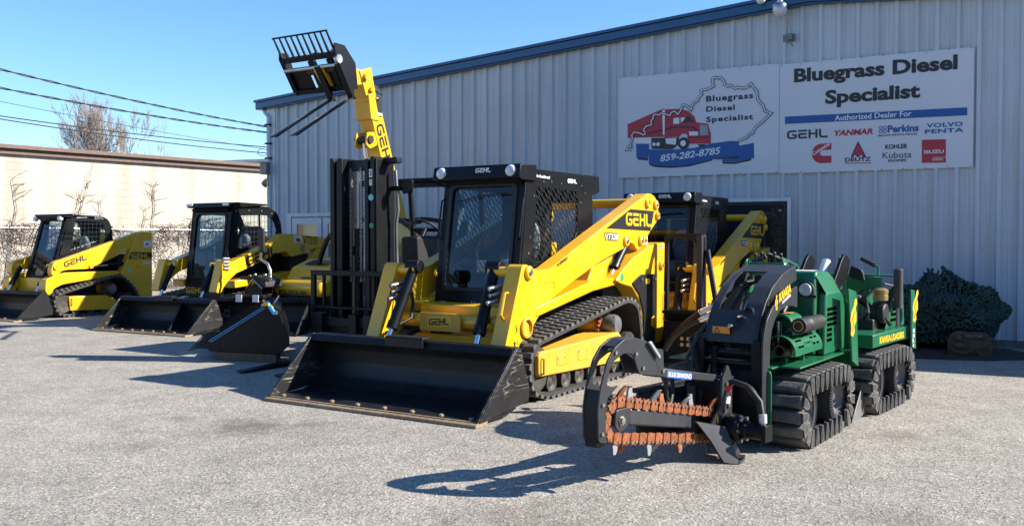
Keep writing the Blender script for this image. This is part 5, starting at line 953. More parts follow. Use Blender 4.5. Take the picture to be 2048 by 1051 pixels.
    post(t, [(.93, 1.02), (1.13, .99), (1.21, .42), (1.05, .48)]); m = MB(); m.box(-.42, .50, 1.235, 1.25, .42, .96); m.build('rear_panel', M['green'], t, .004)
    m = MB(); m.pr([(1.13, -.0), (1.58, .02), (1.50, .33)], 'u', .49, .50); bp_ = m.build('rear_gusset', M['grey'], t, .003); decal([(1.46, .14), (1.50, .14), (1.50, .22), (1.46, .22)], bp_, M['orange'], (.5005, 0, 0), *RU); decal([(1.465, .07), (1.485, .12), (1.5, .07)], bp_, M['orange'], (.5005, 0, 0), *RU)
def offset_open(P, d):
    out = []
    for i, p in enumerate(P):
        a = Vector(P[max(i - 1, 0)]); b = Vector(P[min(i + 1, len(P) - 1)]); t_ = (b - a).normalized(); out.append((p[0] + t_.y * d, p[1] - t_.x * d))
    return out
mini_a(k1)
k2 = thing('mini_loader', (2.816 - .52 * .777, 6.946 + .52 * .629, 0), -39, 'farther green mini loader beside the shrub with an open engine bay and lettered deck', 'mini loader', 'green mini loaders')
def mini_b(t):
    mini_base(t, 1.10)
    m = MB(); m.box(.18, .48, .06, 1.04, .525, .63); dk = m.build('side_deck', M['green'], t, .008); text('KANGA LOADERS', dk, M['gold'], (.4805, .22, .548), (0, 1, -.01), Z1, .66, .055, .045)
    m = MB(); m.box(-.48, -.18, .06, 1.04, .525, .63); m.build('side_deck', M['green'], t, .008)
    m = MB(); m.pr([(.58, .632), (1.12, .632), (1.06, 1.08), (.99, 1.08)], 'u', .405, .418); cp = m.build('vented_plate', M['green'], t, .004)
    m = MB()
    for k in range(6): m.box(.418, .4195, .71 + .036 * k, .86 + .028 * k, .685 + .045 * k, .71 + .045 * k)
    m.build('vent_slot_shade', M['slot_shade_ink'], cp); decal(circ(.95, .79, .022, 14), cp, M['white'], (.4185, 0, 0), *RU)  # shade of the slots drawn as black plates on the panel
    m = MB(); m.pr([(.72, .58), (.86, .58), (1.32, 1.06), (1.08, 1.06)], 'u', .14, .16); m.box(-.3, .12, 1.05, 1.1, .5, 1.07); m.box(-.3, .405, .95, 1.1, 1.055, 1.07); m.build('rear_frame', M['green'], t, .006)
    post(t, [(.94, .95), (1.05, .94), (1.11, .43), (.98, .46)]); m = MB(); text('s725', t, M['white'], (.5235, 1.03, .45), (0, .1, 1), (0, -1, .1), .16, .05, .02)
    m = MB(); m.box(.0, .36, .45, .95, .53, .72); m.cyl((.36, .6, .76), (.42, .6, .76), .085, 22); m.cyl((.3, .6, .76), (.36, .6, .76), .075, 22); m.tube([(.2, .5, .9), (.25, .6, .84), (.3, .6, .78)], .03, 10); m.build('engine', M['grip'], t, .012); m = MB(); m.tube([(.36, .5, .98), (.3, .45, .9), (.33, .42, .78), (.25, .5, .7)], .014, 6); m.tube([(.38, .9, .98), (.34, .8, 1.0), (.2, .75, .96), (.12, .7, .88)], .01, 6); m.tube([(.42, .56, .73), (.43, .7, .66), (.38, .85, .7)], .01, 6)
    for k in range(6): m.box(.33, .365, .80 + .02 * k, .81 + .02 * k, .66, .80)
    m.build('engine_lines', M['grip'], t)
    m = MB(); m.lathe([(0, 0), (.058, 0), (.062, .03), (.058, .055), (.062, .06), (.062, .085), (.045, .10), (0, .105)], (.37, .60, .87), 'z', 22); m.build('air_cleaner', mat('brass_cover', (.35, .24, .08), .35, metal=.5, vary=.2), t)
    m = MB(); m.lathe([(.0, .80), (.036, .80), (.038, 1.12), (.03, 1.13), (0, 1.10)], (.46, .78, 0), 'z', 18); m.build('exhaust_stack', M['rubber'], t)
    m = MB(); m.cyl((.40, .9, .63), (.40, .9, .80), .04, 12); m.build('filter', M['rubber'], t)
    for s in (-1, 1):
        x = .10 if s > 0 else -.2; m = MB(); m.pr(rnd([(.05, .6), (.14, .6), (.18, .85), (.55, 1.08), (.62, 1.2), (.5, 1.26), (.42, 1.22), (.2, 1.0), (.05, .9)], .03), 'u', x - .015, x + .015); m.build('lift_arm', M['black'], t, .004)
    m = MB(); m.cyl((-.05, .15, .8), (-.02, .42, 1.20), .035, 12); m.build('lift_cylinder', M['white'], t)
    m = MB()
    for k in range(4): m.cyl((.0 + .05 * k, .1, .94), (.0 + .05 * k, .1, 1.0), .018, 8); m.ball((.0 + .05 * k, .1, 1.01), .026, 6)
    for k in range(4): m.tube([(.0 + .05 * k, .1, .94), (.0 + .05 * k, .16, .85), (-.02 + .05 * k, .3, .78), (.0 + .05 * k, .5, .74)], .012, 6)
    m.build('control_valve', M['steel'], t); m = MB(); m.pr(rnd([(.5, .95), (.62, .95), (.66, 1.2), (.56, 1.24)], .02), 'u', .03, .045); m.box(.05, .35, .7, .72, .95, 1.06); pn = m.build('control_panel', M['green'], t, .004)
    m = MB(); m.tube([(.23, 1.0, 1.06), (.23, 1.0, 1.13), (.1, 1.0, 1.20)], .012, 8); h = m.build('handle', M['green'], pn); m = MB(); m.tube([(.2, 1.0, 1.15), (.08, 1.0, 1.21)], .02, 10); m.build('grip', M['grip'], h)
    m = MB(); m.pr(rnd([(.1, 1.06), (.24, 1.02), (.22, 1.12), (.12, 1.16)], .03), 'v', .6, .63); m.build('seat_pad', M['grip'], t, .01)
mini_b(k2)

# ============================================================ TRENCHER
tr = thing('trencher', (.587, 4.88, 0), 48, 'black chain trencher attachment with a rusty digging chain and curved front guard', 'trencher attachment')
oa = [(-.123, .29), (-.18, .30), (-.192, .32), (-.198, .475), (-.175, .585), (-.113, .728), (-.047, .794), (.04, .833), (.13, .838), (.249, .809), (.345, .757), (.436, .742), (.444, .583), (.19, .625), (.15, .70), (.137, .735), (.09, .752), (.03, .754), (-.058, .72), (-.108, .655), (-.118, .60), (-.066, .585), (-.01, .588), (-.03, .575), (-.115, .525), (-.128, .42)]
for v in (0, .095):
    m = MB(); m.pr(rnd(oa, .012, 2), 'v', v, v + .012); m.build('guard_plate', M['charcoal'], tr, .003)
m = MB(); m.pr([(-.19, .295), (-.195, .475), (-.17, .58), (-.12, .53), (-.135, .42), (-.13, .295)], 'v', .0125, .0945); sp_ = m.build('guard_spacer', M['black'], tr, .003)
m = MB(); m.pr([(-.03, .80), (.06, .83), (.06, .815), (-.025, .785)], 'v', .0125, .0945); m.build('guard_crosspiece', M['charcoal'], tr, .003)
m = MB(); m.bolts([(-.165, .345), (-.16, .50), (-.044, .768), (.15, .743), (.219, .657), (.425, .617), (-.03, .63)], 'v', -.0005, .011, -.01); m.build('bolt', M['zinc'], tr)
m = MB()
for k in range(7): m.pr([(-.19 + .011 * k, .296), (-.185 + .011 * k, .272), (-.179 + .011 * k, .296)], 'v', .014, .093)
m.build('guard_teeth', M['satin'], sp_)
m = MB(); m.pr([(.253, .80), (.275, .805), (.372, .712), (.362, .695)], 'v', -.025, -.008); m.build('latch_bar', M['alu'], tr, .003)
V, F = strip([(.40, .71), (.372, .66), (.40, .655), (.376, .60)], .016); v, f = place(V, F, (0, -.0005, 0), *FR, .001); MB().add(v, f).build('bolt_mark', M['frame'], tr)
m = MB(); m.pr([(.40, .583), (.40, .64), (1.10, .52), (1.10, .472)], 'v', .02, .13); bm_ = m.build('upper_beam', M['charcoal'], tr, .008)
dl = (.983, 0, -.168); dz = (.168, 0, .983); decal([(.50, .570), (.78, .522), (.788, .562), (.508, .610)], bm_, M['blue'], (0, .0195, 0), *FR); text('BLUE DIAMOND', bm_, M['white'], (.515, .0172, .575), dl, dz, .262, .027, .015)
m = MB(); m.pr([(.13, .44), (.80, .325), (.80, .22), (.12, .345)], 'v', .025, .085); bar = m.build('digging_bar', mat('bar_grey', (.03, .032, .036), .4, vary=.2, dust=.2, dcol=(.08, .08, .08)), tr, .012)
m = MB(); m.pr(rnd([(-.033, .455), (.098, .455), (.094, .36), (.04, .33), (-.0, .325), (-.045, .365)], .025, 3), 'v', .0, .012); m.box(.09, .14, .02, .09, .365, .435); m.cyl((.018, .012, .39), (.018, .1, .39), .04, 14); nr = m.build('nose_plate', M['charcoal'], bar, .004)
m = MB(); m.lathe([(.03, -.001), (.03, -.004), (.02, -.004), (.02, -.016), (0, -.017)], (.018, 0, .39), 'v', 6); m.build('bolt', M['zinc'], nr)
# chain: loop round the nose, links and cutting teeth
up = [(1.06, .285), (.03, .492)]; lo_ = [(-.01, .285), (1.06, .115)]; nose = [(.012 + .106 * math.cos(R(a)), .388 + .106 * math.sin(R(a))) for a in range(95, 262, 15)]; tail_ = [(1.08 + .085 * math.cos(R(a)), .2 + .085 * math.sin(R(a))) for a in range(-80, 85, 20)]
loop = ccw(up + nose + lo_ + tail_); NL = 66; P, L = resample(loop, NL); m0 = MB(); m1 = MB(); rl = MB(); th_ = MB(); teeth = []; rg = random.Random(2)
for i in range(NL):
    p = Vector(P[i]); t_ = (Vector(P[(i + 1) % NL]) - Vector(P[i - 1])).normalized(); nn = Vector((t_.y, -t_.x)); wl_ = L / NL
    for mm, v in ((m0, .02), (m1, .072)):
        o_ = .006 if i % 2 else 0; hh = .033 if i % 2 else .028; lk = [(-.60, -hh), (.60, -hh), (.66, 0), (.60, hh), (.2, hh * .75), (-.2, hh * .75), (-.60, hh), (-.66, 0)]
        mm.pr([tuple(p + t_ * a * wl_ + nn * h) for a, h in lk], 'v', v - o_, v + .009 - o_)
    q = p - t_ * wl_ / 2 + nn * .012
    rl.cyl((q.x, .008, q.y), (q.x, .09, q.y), .008, 8)
    if i % 4 == 1 and nn.x > -.8:
        s = 1 if (i // 4) % 2 else -1; b = p + nn * .022; hgt = rg.uniform(.05, .075); cut = []
        for k in range(6):
            q = k / 5; w_ = .05 * (1 - .55 * q * q); c = b + nn * (hgt * q) - t_ * (.03 * q * q); y = .05 + s * (.02 + .028 * q)
            cut += [(c.x - t_.x * w_ * .5, y - .008, c.y - t_.y * w_ * .5), (c.x + t_.x * w_ * .5, y - .008, c.y + t_.y * w_ * .5), (c.x + t_.x * w_ * .5, y + .008, c.y + t_.y * w_ * .5), (c.x - t_.x * w_ * .5, y + .008, c.y - t_.y * w_ * .5)]
        F = [(k * 4 + j, k * 4 + (j + 1) % 4, k * 4 + 4 + (j + 1) % 4, k * 4 + 4 + j) for k in range(5) for j in range(4)] + [(0, 1, 2, 3), (23, 22, 21, 20)]
        teeth.append((MB().add(cut, F), (i // 4) % 3))
ch = m0.build('chain_links', M['rust'], tr, .0015, seg=1); m1.build('chain_links', M['rust'], tr, .0015, seg=1); rl.build('chain_pins', M['zinc'], ch); [tm.build('cutting_tooth', M['grey' if kk else 'rust'], ch, .002, seg=1) for tm, kk in teeth]
m = MB(); m.pr(rnd([(1.07, .24), (1.06, .33), (1.075, .50), (1.115, .545), (1.135, .58), (1.155, .575), (1.205, .49), (1.20, .25)], .014, 2), 'v', -.03, -.012); m.pr([(.95, .235), (1.065, .34), (1.085, .24), (1.05, .20)], 'v', -.0295, -.0125); br_ = m.build('mount_bracket', M['charcoal'], tr, .004)
m = MB(); m.box(1.06, 1.21, -.011, .16, .26, .5); m.build('gear_housing', M['black'], tr, .01)
m = MB(); m.bolts([(1.12, .465), (1.19, .455), (1.12, .40), (1.15, .325), (1.10, .295)], 'v', -.0305, .014, -.012); m.build('bolt', M['zinc'], br_)
decal([(1.11, .405), (1.18, .405), (1.18, .45), (1.12, .45)], br_, M['red'], (0, -.031, 0), *FR); decal([(1.115, .34), (1.17, .335), (1.175, .375), (1.115, .385)], br_, M['white'], (0, -.031, 0), *FR); decal([(1.005, .232), (1.02, .23), (1.02, .275), (1.005, .27)], br_, M['gold'], (0, -.031, 0), *FR)
BL = [(.76, -.03, .275), (1.055, -.07, .205), (1.06, -.085, .15), (.985, -.205, .0), (.945, -.115, .005), (.90, -.05, .14)]
m = MB(); m.add(BL + [(a + .004, b + .02, c + .004) for a, b, c in BL], [tuple(range(6)), tuple(range(11, 5, -1))] + [(j, j + 6, (j + 1) % 6 + 6, (j + 1) % 6) for j in range(6)]); m.build('spoil_blade', M['charcoal'], tr, .003)
m = MB(); m.pr([(.985, -.20), (1.09, -.178), (1.185, -.135), (1.15, -.09), (1.0, -.12)], 'z', .0, .018); m.pr([(1.0, .018), (1.15, .018), (1.14, .05), (1.07, .12)], 'v', -.12, -.105); m.build('skid_shoe', M['charcoal'], tr, .004)
m = MB(); m.lathe([(0, -.14), (.07, -.14), (.09, -.12), (.095, -.06), (.09, -.03), (0, -.03)], (1.14, 0, .185), 'v', 24); dm = m.build('drive_flange', M['black'], tr, .004)
m = MB(); m.bolts([(1.14 + .075 * math.cos(k * 1.05), .185 + .075 * math.sin(k * 1.05)) for k in range(6)], 'v', -.139, .013, -.014); m.build('flange_bolts', M['zinc'], dm)
m = MB(); m.tube([(1.14, -.13, .185), (1.14, -.17, .185), (1.14, -.18, .185), (1.14, -.28, .185), (1.14, -.29, .185)], [.06, .06, .05, .05, .045], 18); m.box(1.09, 1.19, -.315, -.285, .13, .235); m.build('hydraulic_motor', M['black'], dm, .004)
for q, (a, b) in enumerate(((1.17, .0), (1.20, .03))):
    m = MB(); m.tube([(a, .06 + b, .44), (a, -.05 + b, .475), (a - .01, -.16 + b, .455), (a - .02, -.25 + b, .37), (a - .03, -.275 + b, .245)], .018, 10); h = m.build('hose', M['grip'], tr)
m = MB(); m.cyl((1.14, -.273, .30), (1.14, -.275, .245), .025, 12); m.build('hose_sleeve', M['lens'], h); m = MB(); m.cyl((1.14, -.275, .25), (1.14, -.275, .2), .02, 8); m.build('fitting', M['zinc'], h)
m = MB(); m.pr(rnd([(1.0, .12), (1.18, .06), (1.26, .12), (1.27, .24), (1.24, .36), (1.16, .42), (1.05, .42)], .03), 'v', .10, .125); m.build('back_plate', M['satin'], tr, .004)
m = MB(); m.box(.55, 1.10, .24, .27, .14, .44); m.box(.55, 1.25, .24, .30, .44, .47); m.build('crumber_plate', M['satin'], tr, .006)
m = MB(); m.box(1.18, 1.28, .13, .34, .1, .42); m.build('mount_frame', M['satin'], tr, .006)
m = MB(); m.bolts([(1.27, .10), (1.23, .08), (1.28, .3)], 'v', .098, .016, -.02); m.build('bolt', M['zinc'], tr)
m = MB(); P = [(.62, .10, .58), (.66, .12, .42), (.72, .13, .37), (.78, .15, .45), (.84, .2, .55)]; m.tube(P, .014, 8); m.build('slack_hose', M['grip'], tr)
# ============================================================ FORK LIFT
fk = thing('fork_lift', (-2.47, 9.02, 0), -31, 'black masted fork lift with its forks lowered to the asphalt behind the largest loader', 'fork lift')
def fork_lift(t):
    for (a, b) in ((-.31, -.11), (.20, .36)):
        m = MB(); u0, u1 = a, b; w3 = (u1 - u0)
        for (x0, x1, v0, v1) in ((u0, u0 + w3 * .34, 1.28, 1.44), (u0 + w3 * .36, u0 + w3 * .60, 1.30, 1.46), (u0 + w3 * .64, u1, 1.26, 1.5)): m.box(x0, x1, v0, v1, .12, 2.27 if x1 < u1 else 2.29)
        if a > 0: m.box(u1 + .001, u1 + .02, 1.27, 1.58, .12, 2.27)
        m.build('mast_channel', M['black'], t, .006)
    m = MB(); m.box(-.13, .19, 1.36, 1.42, 2.15, 2.27); m.build('mast_crosshead', M['satin'], t, .008)
    for bx_ in ((.36, .56, 1.40, 1.5, 2.22, 2.285), (-.33, -.28, 1.3, 1.38, 2.24, 2.3), (-.13, .19, 1.38, 1.44, .25, .4), (-.13, .19, 1.38, 1.44, 1.2, 1.3)): MB().box(*bx_).build('mast_bracket', M['satin'], t, .008)
    m = MB(); m.cyl((.0, 1.42, .2), (.0, 1.42, 1.5), .05, 16); lc = m.build('lift_cylinder', M['black'], t); m = MB(); m.cyl((.0, 1.42, 1.5), (.0, 1.42, 2.2), .03, 12); m.build('rod', M['steel'], lc)
    for x in (-.06, .09):
        m = MB()
        for k in range(46): m.box(x - (.012 if k % 2 else .018), x + (.012 if k % 2 else .018), 1.345, 1.37, .9 + .028 * k, .922 + .028 * k)
        m.build('lift_chain', M['grey'], t)
    m = MB(); m.tube([(.15, 1.36, 2.1), (.15, 1.34, 1.0)], .014, 8); m.tube([(.17, 1.36, 2.1), (.17, 1.34, 1.0)], .012, 8); m.tube([(.44, 1.5, 2.15), (.46, 1.52, 1.7), (.43, 1.52, 1.55), (.44, 1.52, 1.1)], .014, 8); m.tube([(.47, 1.5, 2.15), (.49, 1.52, 1.7), (.46, 1.52, 1.55), (.47, 1.52, 1.1)], .014, 8); m.build('hydraulic_hose', M['steel'], t)
    m = MB(); z0, z1 = .30, 1.03; m.box(-.50, .70, 1.16, 1.2, z1 - .06, z1); m.box(-.50, -.44, 1.16, 1.2, z0, z1 - .06); m.box(.64, .70, 1.16, 1.2, z0, z1 - .06); m.box(-.44, .64, 1.165, 1.195, .60, .625)
    for x in (-.33, -.2, .33, .5): m.box(x, x + .035, 1.165, 1.195, .62, z1 - .06)
    m.build('load_backrest', M['black'], t, .005)
    m = MB(); m.box(-.48, .64, 1.17, 1.25, .40, .5); m.box(-.48, .64, 1.17, 1.25, .12, .2); m.box(-.44, -.28, 1.1, 1.22, .18, .55); m.box(.32, .5, 1.1, 1.22, .18, .55); m.box(-.3, .32, 1.22, 1.26, .2, .4); m.cyl((-.3, 1.16, .32), (.32, 1.16, .32), .03, 10); m.build('carriage', M['satin'], t, .006)
    for x in (-.39, .15):
        m = MB(); m.pr([(0, .012), (.5, .005), (1.12, .005), (1.17, .03), (1.17, .55), (1.12, .55), (1.12, .05), (.5, .045), (.02, .028)], 'u', x - .055, x + .055); m.build('fork', M['black'], t, .005)
    # machine behind the mast
    m = MB(); m.pr(rnd([(1.65, .35), (3.3, .35), (3.35, .95), (3.1, 1.05), (2.6, 1.0), (2.5, .7), (1.75, .65)], .05), 'u', -.5, .55); m.build('body', M['frame'], t, .02)
    for s in (-.45, .5):
        m = MB(); m.lathe([(.14, -.1), (.28, -.1), (.32, -.06), (.32, .06), (.28, .1), (.14, .1)], (s, 1.75, .32), 'u', 28); wv = m.build('wheel', M['rubber'], t); m = MB(); m.lathe([(0, -.06), (.14, -.08), (.14, .08), (0, .06)], (s, 1.75, .32), 'u', 20); m.build('rim', M['white'], wv)
    m = MB(); m.pr(rnd([(1.95, 2.03), (1.95, 2.09), (3.0, 2.12), (3.05, 2.05)], .03), 'u', -.52, .66)
    for x in (-.48, .62):
        m.tube([(x, 2.05, 2.06), (x + .0, 2.45, 1.98), (x - .02, 2.62, 1.75)], [.04, .04, .035], 8); m.tube([(x, 3.0, 2.05), (x, 3.1, 1.0)], .04, 8)
    og = m.build('overhead_guard', M['black'], t, .01); m = MB(); m.tube([(.60, 2.62, 1.75), (.54, 2.45, 1.35), (.48, 2.35, 1.0)], [.045, .05, .055], 10); m.tube([(-.5, 2.62, 1.75), (-.5, 2.35, 1.0)], [.045, .055], 10); m.build('guard_pillar', M['grey'], og)
    for (x, y, z) in ((.60, 2.45, 1.80), (-.02, 2.0, 1.70)):
        m = MB(); m.lathe([(.045, 0), (.048, .08), (0, .081)], (x, y, z - .08), 'z', 14); be = m.build('beacon', M['amber'], og); m = MB(); m.lathe([(.045, .0), (.04, .10), (.0, .12)], (x, y, z + .002), 'z', 14); m.build('beacon_cap', M['lens'], be)
    m = MB(); m.box(.40, .54, 1.48, 1.54, 1.92, 1.97); mi = m.build('mirror_arm', M['black'], t); m = MB(); m.pr(rnd([(.55, 1.88), (.66, 1.90), (.70, 2.02), (.64, 2.06), (.56, 1.98)], .03), 'v', 1.5, 1.54); m.build('mirror', M['black'], mi, .006)
    m = MB(); m.pr(rnd([(2.0, 1.0), (2.22, 1.0), (2.2, 1.2), (2.07, 1.42), (1.98, 1.40)], .04), 'u', .16, .40); da = m.build('dashboard', M['frame'], t, .015)
    m = MB(); m.lathe([(.17 + .016 * math.cos(a), .016 * math.sin(a)) for a in [6.283 * k / 8 for k in range(9)]], (0, 0, 0), 'z', 26); m.cyl((-.16, 0, 0), (.16, 0, 0), .012, 6); m.cyl((0, 0, 0), (0, 0, -.2), .025, 8); m.xf(Matrix.Translation((.36, 2.2, 1.50)) @ Matrix.Rotation(R(-35), 4, 'X')); m.build('steering_wheel', M['grip'], da)
    m = MB(); m.box(-.05, .42, 2.6, 3.0, 1.0, 1.15); m.pr([(2.95, 1.1), (3.08, 1.1), (3.15, 1.6), (3.05, 1.62)], 'u', -.05, .42); m.build('seat', M['seat'], t, .03)
    decal([(.285, 2.06), (.33, 2.06), (.33, 2.15), (.285, 2.15)], t, M['white'], (0, 1.2595, 0), *FR); text('3', t, M['decal_black'], (.295, 1.2575, 2.075), X1, Z1, .025, .06, .03); decal([(.285, 1.97), (.33, 1.97), (.33, 2.04), (.285, 2.04)], t, mat('cream_sticker', (.55, .52, .38), .5), (0, 1.2595, 0), *FR); decal(circ(.31, 1.84, .036, 16), t, M['teal'], (0, 1.2595, 0), *FR); decal(circ(.315, 1.53, .03, 14), t, M['sage'], (0, 1.2595, 0), *FR)
fork_lift(fk)

# ============================================================ TELEHANDLER
th = thing('telehandler', (-2.772, 12.954, .113), -31, 'yellow telehandler with its boom raised high and pallet forks tilted down', 'telehandler')
def telehandler(t):
    sh_ = 1.4
    for x, y in ((-.85, 1.1), (.95, .75), (-.85, 2.9), (.95, 2.9)):
        m = MB(); m.lathe([(.26, -.17), (.5, -.17), (.56, -.1), (.56, .1), (.5, .17), (.26, .17)], (x, y, .45), 'u', 32)
        for k in range(22): a = 6.283 * k / 22; m.box(x - .16, x + .16, y + .55 * math.cos(a) - .03, y + .55 * math.cos(a) + .03, .45 + .55 * math.sin(a) - .03, .45 + .55 * math.sin(a) + .03)
        wv = m.build('wheel', M['rubber'], t); m = MB(); m.lathe([(.0, -.08), (.24, -.1), (.27, -.15), (.27, .15), (.24, .1), (0, .08)], (x, y, .45), 'u', 24); m.build('rim', M['alu'], wv)
    m = MB(); m.box(-.62, .62, .95, 3.6, .4, .8); m.box(-.25, .5, .5, .95, .2, .5); m.build('chassis', M['frame'], t, .02)
    # engine hood on the side away from the cab
    hd = [(.35, .46), (.30, .62), (.36, .72), (.62, .75), (.74, .94), (1.15, 1.08), (2.3, 1.12), (2.6, .98), (2.6, .46)]
    m = MB(); m.pr(rnd(hd, .05, 3), 'u', -1.36, -.30); h = m.build('engine_hood', M['yellow'], t, .03)
    m = MB(); m.add([(-1.15, .84, .994), (-.62, .84, .994), (-.62, 1.08, 1.068), (-1.15, 1.08, 1.068)], [(0, 1, 2, 3)]); m.build('hood_vent', M['frame'], h); mark(_gm, h, M['decal_black'], (-1.25, .318, .47), X1, Z1, .75, .09)
    for k in range(3):
        m = MB(); m.box(-1.2 + .3 * k, -1.1 + .3 * k, 1.5, 2.2, 1.108, 1.125); m.build('louvre', M['frame'], h, .004)
    # cab
    O = [(-.92, .65), (-.86, 1.10), (-.68, 1.46), (-.3, 1.76), (.6, 1.84), (.98, 1.80), (1.28, 1.62), (1.42, 1.25), (1.45, .65)]; I = [(-.86, .7), (-.80, 1.08), (-.63, 1.42), (-.27, 1.69), (.6, 1.77), (.95, 1.73), (1.2, 1.58), (1.34, 1.22), (1.38, .7)]
    m = MB(); m.ring(rnd(O, .1, 4), rnd(I, .1, 4), 'v', .86, .94); m.ring(rnd(O, .1, 4), rnd(I, .1, 4), 'v', 2.0, 2.08)
    for (a, b) in ((-.68, 1.44), (1.26, 1.6), (.2, 1.79)): m.cyl((a, .9, b), (a, 2.04, b), .035, 8)
    m.cyl((.7, .9, .7), (.7, .9, 1.78), .03, 8); m.build('cab_frame', M['black'], t, .01); cb = t.children[-1]
    m = MB(); m.pr(rnd(I, .1, 4), 'v', .895, .90); m.build('windscreen', M['clear'], t); m = MB(); m.box(.85, 1.3, 1.6, 1.7, .9, 1.5); m.box(.85, 1.3, 1.3, 1.65, .78, .92); m.build('seat', M['seat'], t, .03); m = MB(); m.box(.8, 1.3, .95, 1.05, .7, 1.15); m.tube([(1.2, .95, 1.4), (1.3, 1.0, 1.55), (1.3, 1.1, 1.6)], .02, 8); m.build('dashboard', M['grip'], t, .02)
    m = MB(); m.tube([(1.25, .9, 1.68), (1.42, .82, 1.72)], .014, 6); m.ball((1.42, .8, 1.73), .055, 8, (1.3, .7, .8)); m.ball((1.45, .8, 1.35), .05, 8, (1, .7, 1)); m.build('work_light', M['grip'], t)
    # boom: outer box, inner box, angle gauge, cylinder
    def boxbeam(name, p0, p1, hw, hd0, hd1, mt, par=t, bev=.012):
        (v0, z0), (v1, z1) = p0, p1; d = Vector((v1 - v0, z1 - z0)).normalized(); n_ = Vector((-d.y, d.x)); P = [(v0 + n_.x * hd0, z0 + n_.y * hd0), (v0 - n_.x * hd0, z0 - n_.y * hd0), (v1 - n_.x * hd1, z1 - n_.y * hd1), (v1 + n_.x * hd1, z1 + n_.y * hd1)]
        m = MB(); m.pr(P, 'u', -hw, hw); return m.build(name, mt, par, bev)
    bo = boxbeam('boom', (2.3, .9), (1.20, 3.86), .15, .17, .15, M['yellow']); hd_ = boxbeam('boom_head', (1.195, 3.87), (1.03, 4.36), .12, .13, .16, M['yellow'])
    m = MB(); m.pr(rnd([(1.35, 3.50), (1.20, 3.98), (1.05, 3.92), (1.12, 3.5)], .03), 'u', -.17, .17); m.build('boom_collar', M['yellow'], bo, .01)
    m = MB(); m.cyl((-.18, 1.02, 4.22), (.18, 1.02, 4.22), .06, 14); m.cyl((-.18, 1.16, 4.02), (.18, 1.16, 4.02), .05, 14); m.build('pivot_boss', M['yellow'], hd_)
    d = Vector((1.10, -2.96)).normalized(); dn = Vector((-d.y, d.x))
    X = (0, d.x, d.y); Yv = (0, -d.y, d.x)
    mark(_gm, bo, M['decal_black'], (.1515, 1.20 + d.x * .44 - .094, 3.86 + d.y * .44 - .035), X, (0, -X[2], X[1]), .82, .2)
    g = MB(); gc = (1.37, 3.87); g.pr([gc] + [(gc[0] + .29 * math.cos(R(a)), gc[1] + .29 * math.sin(R(a))) for a in range(172, 289, 9)], 'u', .152, .162); ag = g.build('angle_gauge', M['decal_black'], bo)
    V, F = strip([(gc[0] + .255 * math.cos(R(a)), gc[1] + .255 * math.sin(R(a))) for a in range(178, 284, 8)], .045); m = MB(); m.add([(.163 + .001 * (p[2] > 0), p[0], p[1]) for p in V], F); m.build('gauge_scale', M['white'], ag)
    m = MB(); m.box(-.1, .1, 1.18, 1.4, 4.02, 4.12); m.tube([(.1, 1.35, 4.0), (.2, 1.4, 3.95), (.18, 1.3, 3.86)], .012, 6); m.build('work_lamp', M['grip'], bo, .01)
    for s in (-.12, .12):
        m = MB(); m.pr(rnd([(1.25, 3.3), (1.05, 3.28), (1.02, 3.06), (1.12, 3.0), (1.32, 3.08)], .04), 'u', s - .02, s + .02); m.build('cylinder_lug', M['yellow'], bo, .004)
    m = MB(); m.cyl((-.17, 1.12, 3.16), (.17, 1.12, 3.16), .07, 16); m.build('pin', M['frame'], bo); m = MB(); m.cyl((0, 1.12, 3.16), (0, 1.72, .9), .045, 14); m.build('boom_rod', M['chrome'], bo); m = MB(); m.cyl((0, 1.48, 1.9), (0, 1.75, .8), .075, 14); m.build('boom_cylinder', M['black'], bo)
    # tilted carriage with forks: plane from the top edge to the bottom edge
    A = Vector((-.08, 4.43)); B = Vector((.29, 3.89)); dd = (B - A).normalized(); nn = Vector((dd.y, -dd.x))      # nn points forward / down
    def on(c, q): p = A + dd * c + nn * q; return (p.x, p.y)
    def slab(m, u0, u1, c0, c1, q0, q1): m.pr([on(c0, q0), on(c1, q0), on(c1, q1), on(c0, q1)], 'u', u0, u1)
    uL, uR = -.75, .45
    m = MB(); slab(m, uL, uR, .0, .09, -.03, .03); slab(m, uL, uL + .06, 0, .66, -.04, .04); slab(m, uR - .06, uR, 0, .66, -.04, .04); slab(m, uL, uR, .58, .66, -.03, .03); slab(m, uL + .06, -.30, .2, .58, -.03, -.015); slab(m, -.05, .38, .22, .60, -.03, -.015); slab(m, -.2, -.08, .1, .6, -.05, .03); slab(m, .2, .3, .1, .6, -.05, .03); ca = m.build('fork_carriage', M['black'], t, .006)
    m = MB(); m.pr([on(-.14, -.02), on(.0, .05), on(.66, .05), on(.72, -.12), on(.35, -.30), on(.0, -.22)], 'u', .455, .475); m.build('carriage_cheek', M['black'], ca, .005); m = MB(); m.pr([on(-.1, -.02), on(.0, .05), on(.6, .05), on(.66, -.1), on(.0, -.2)], 'u', uL - .02, uL - .0); m.build('carriage_cheek', M['black'], ca, .005)
    m = MB(); p = on(.2, .06); m.cyl((uL + .02, p[0], p[1]), (uR, p[0], p[1]), .035, 14); m.build('fork_shaft', M['steel'], ca)
    m = MB(); p = on(.12, .03); m.cyl((.44, p[0], p[1]), (.49, p[0], p[1]), .07, 18); m.build('shaft_cap', M['steel'], ca)
    gd = Vector((-.28, 4.72)) - A; m = MB(); P0 = A; P1 = A + gd
    for k in range(10):
        u = uL + .01 + (uR - uL - .05) * k / 9; m.pr([(P0.x - .02, P0.y), (P0.x + .02, P0.y), (P1.x + .006, P1.y), (P1.x - .006, P1.y)], 'u', u, u + .035)
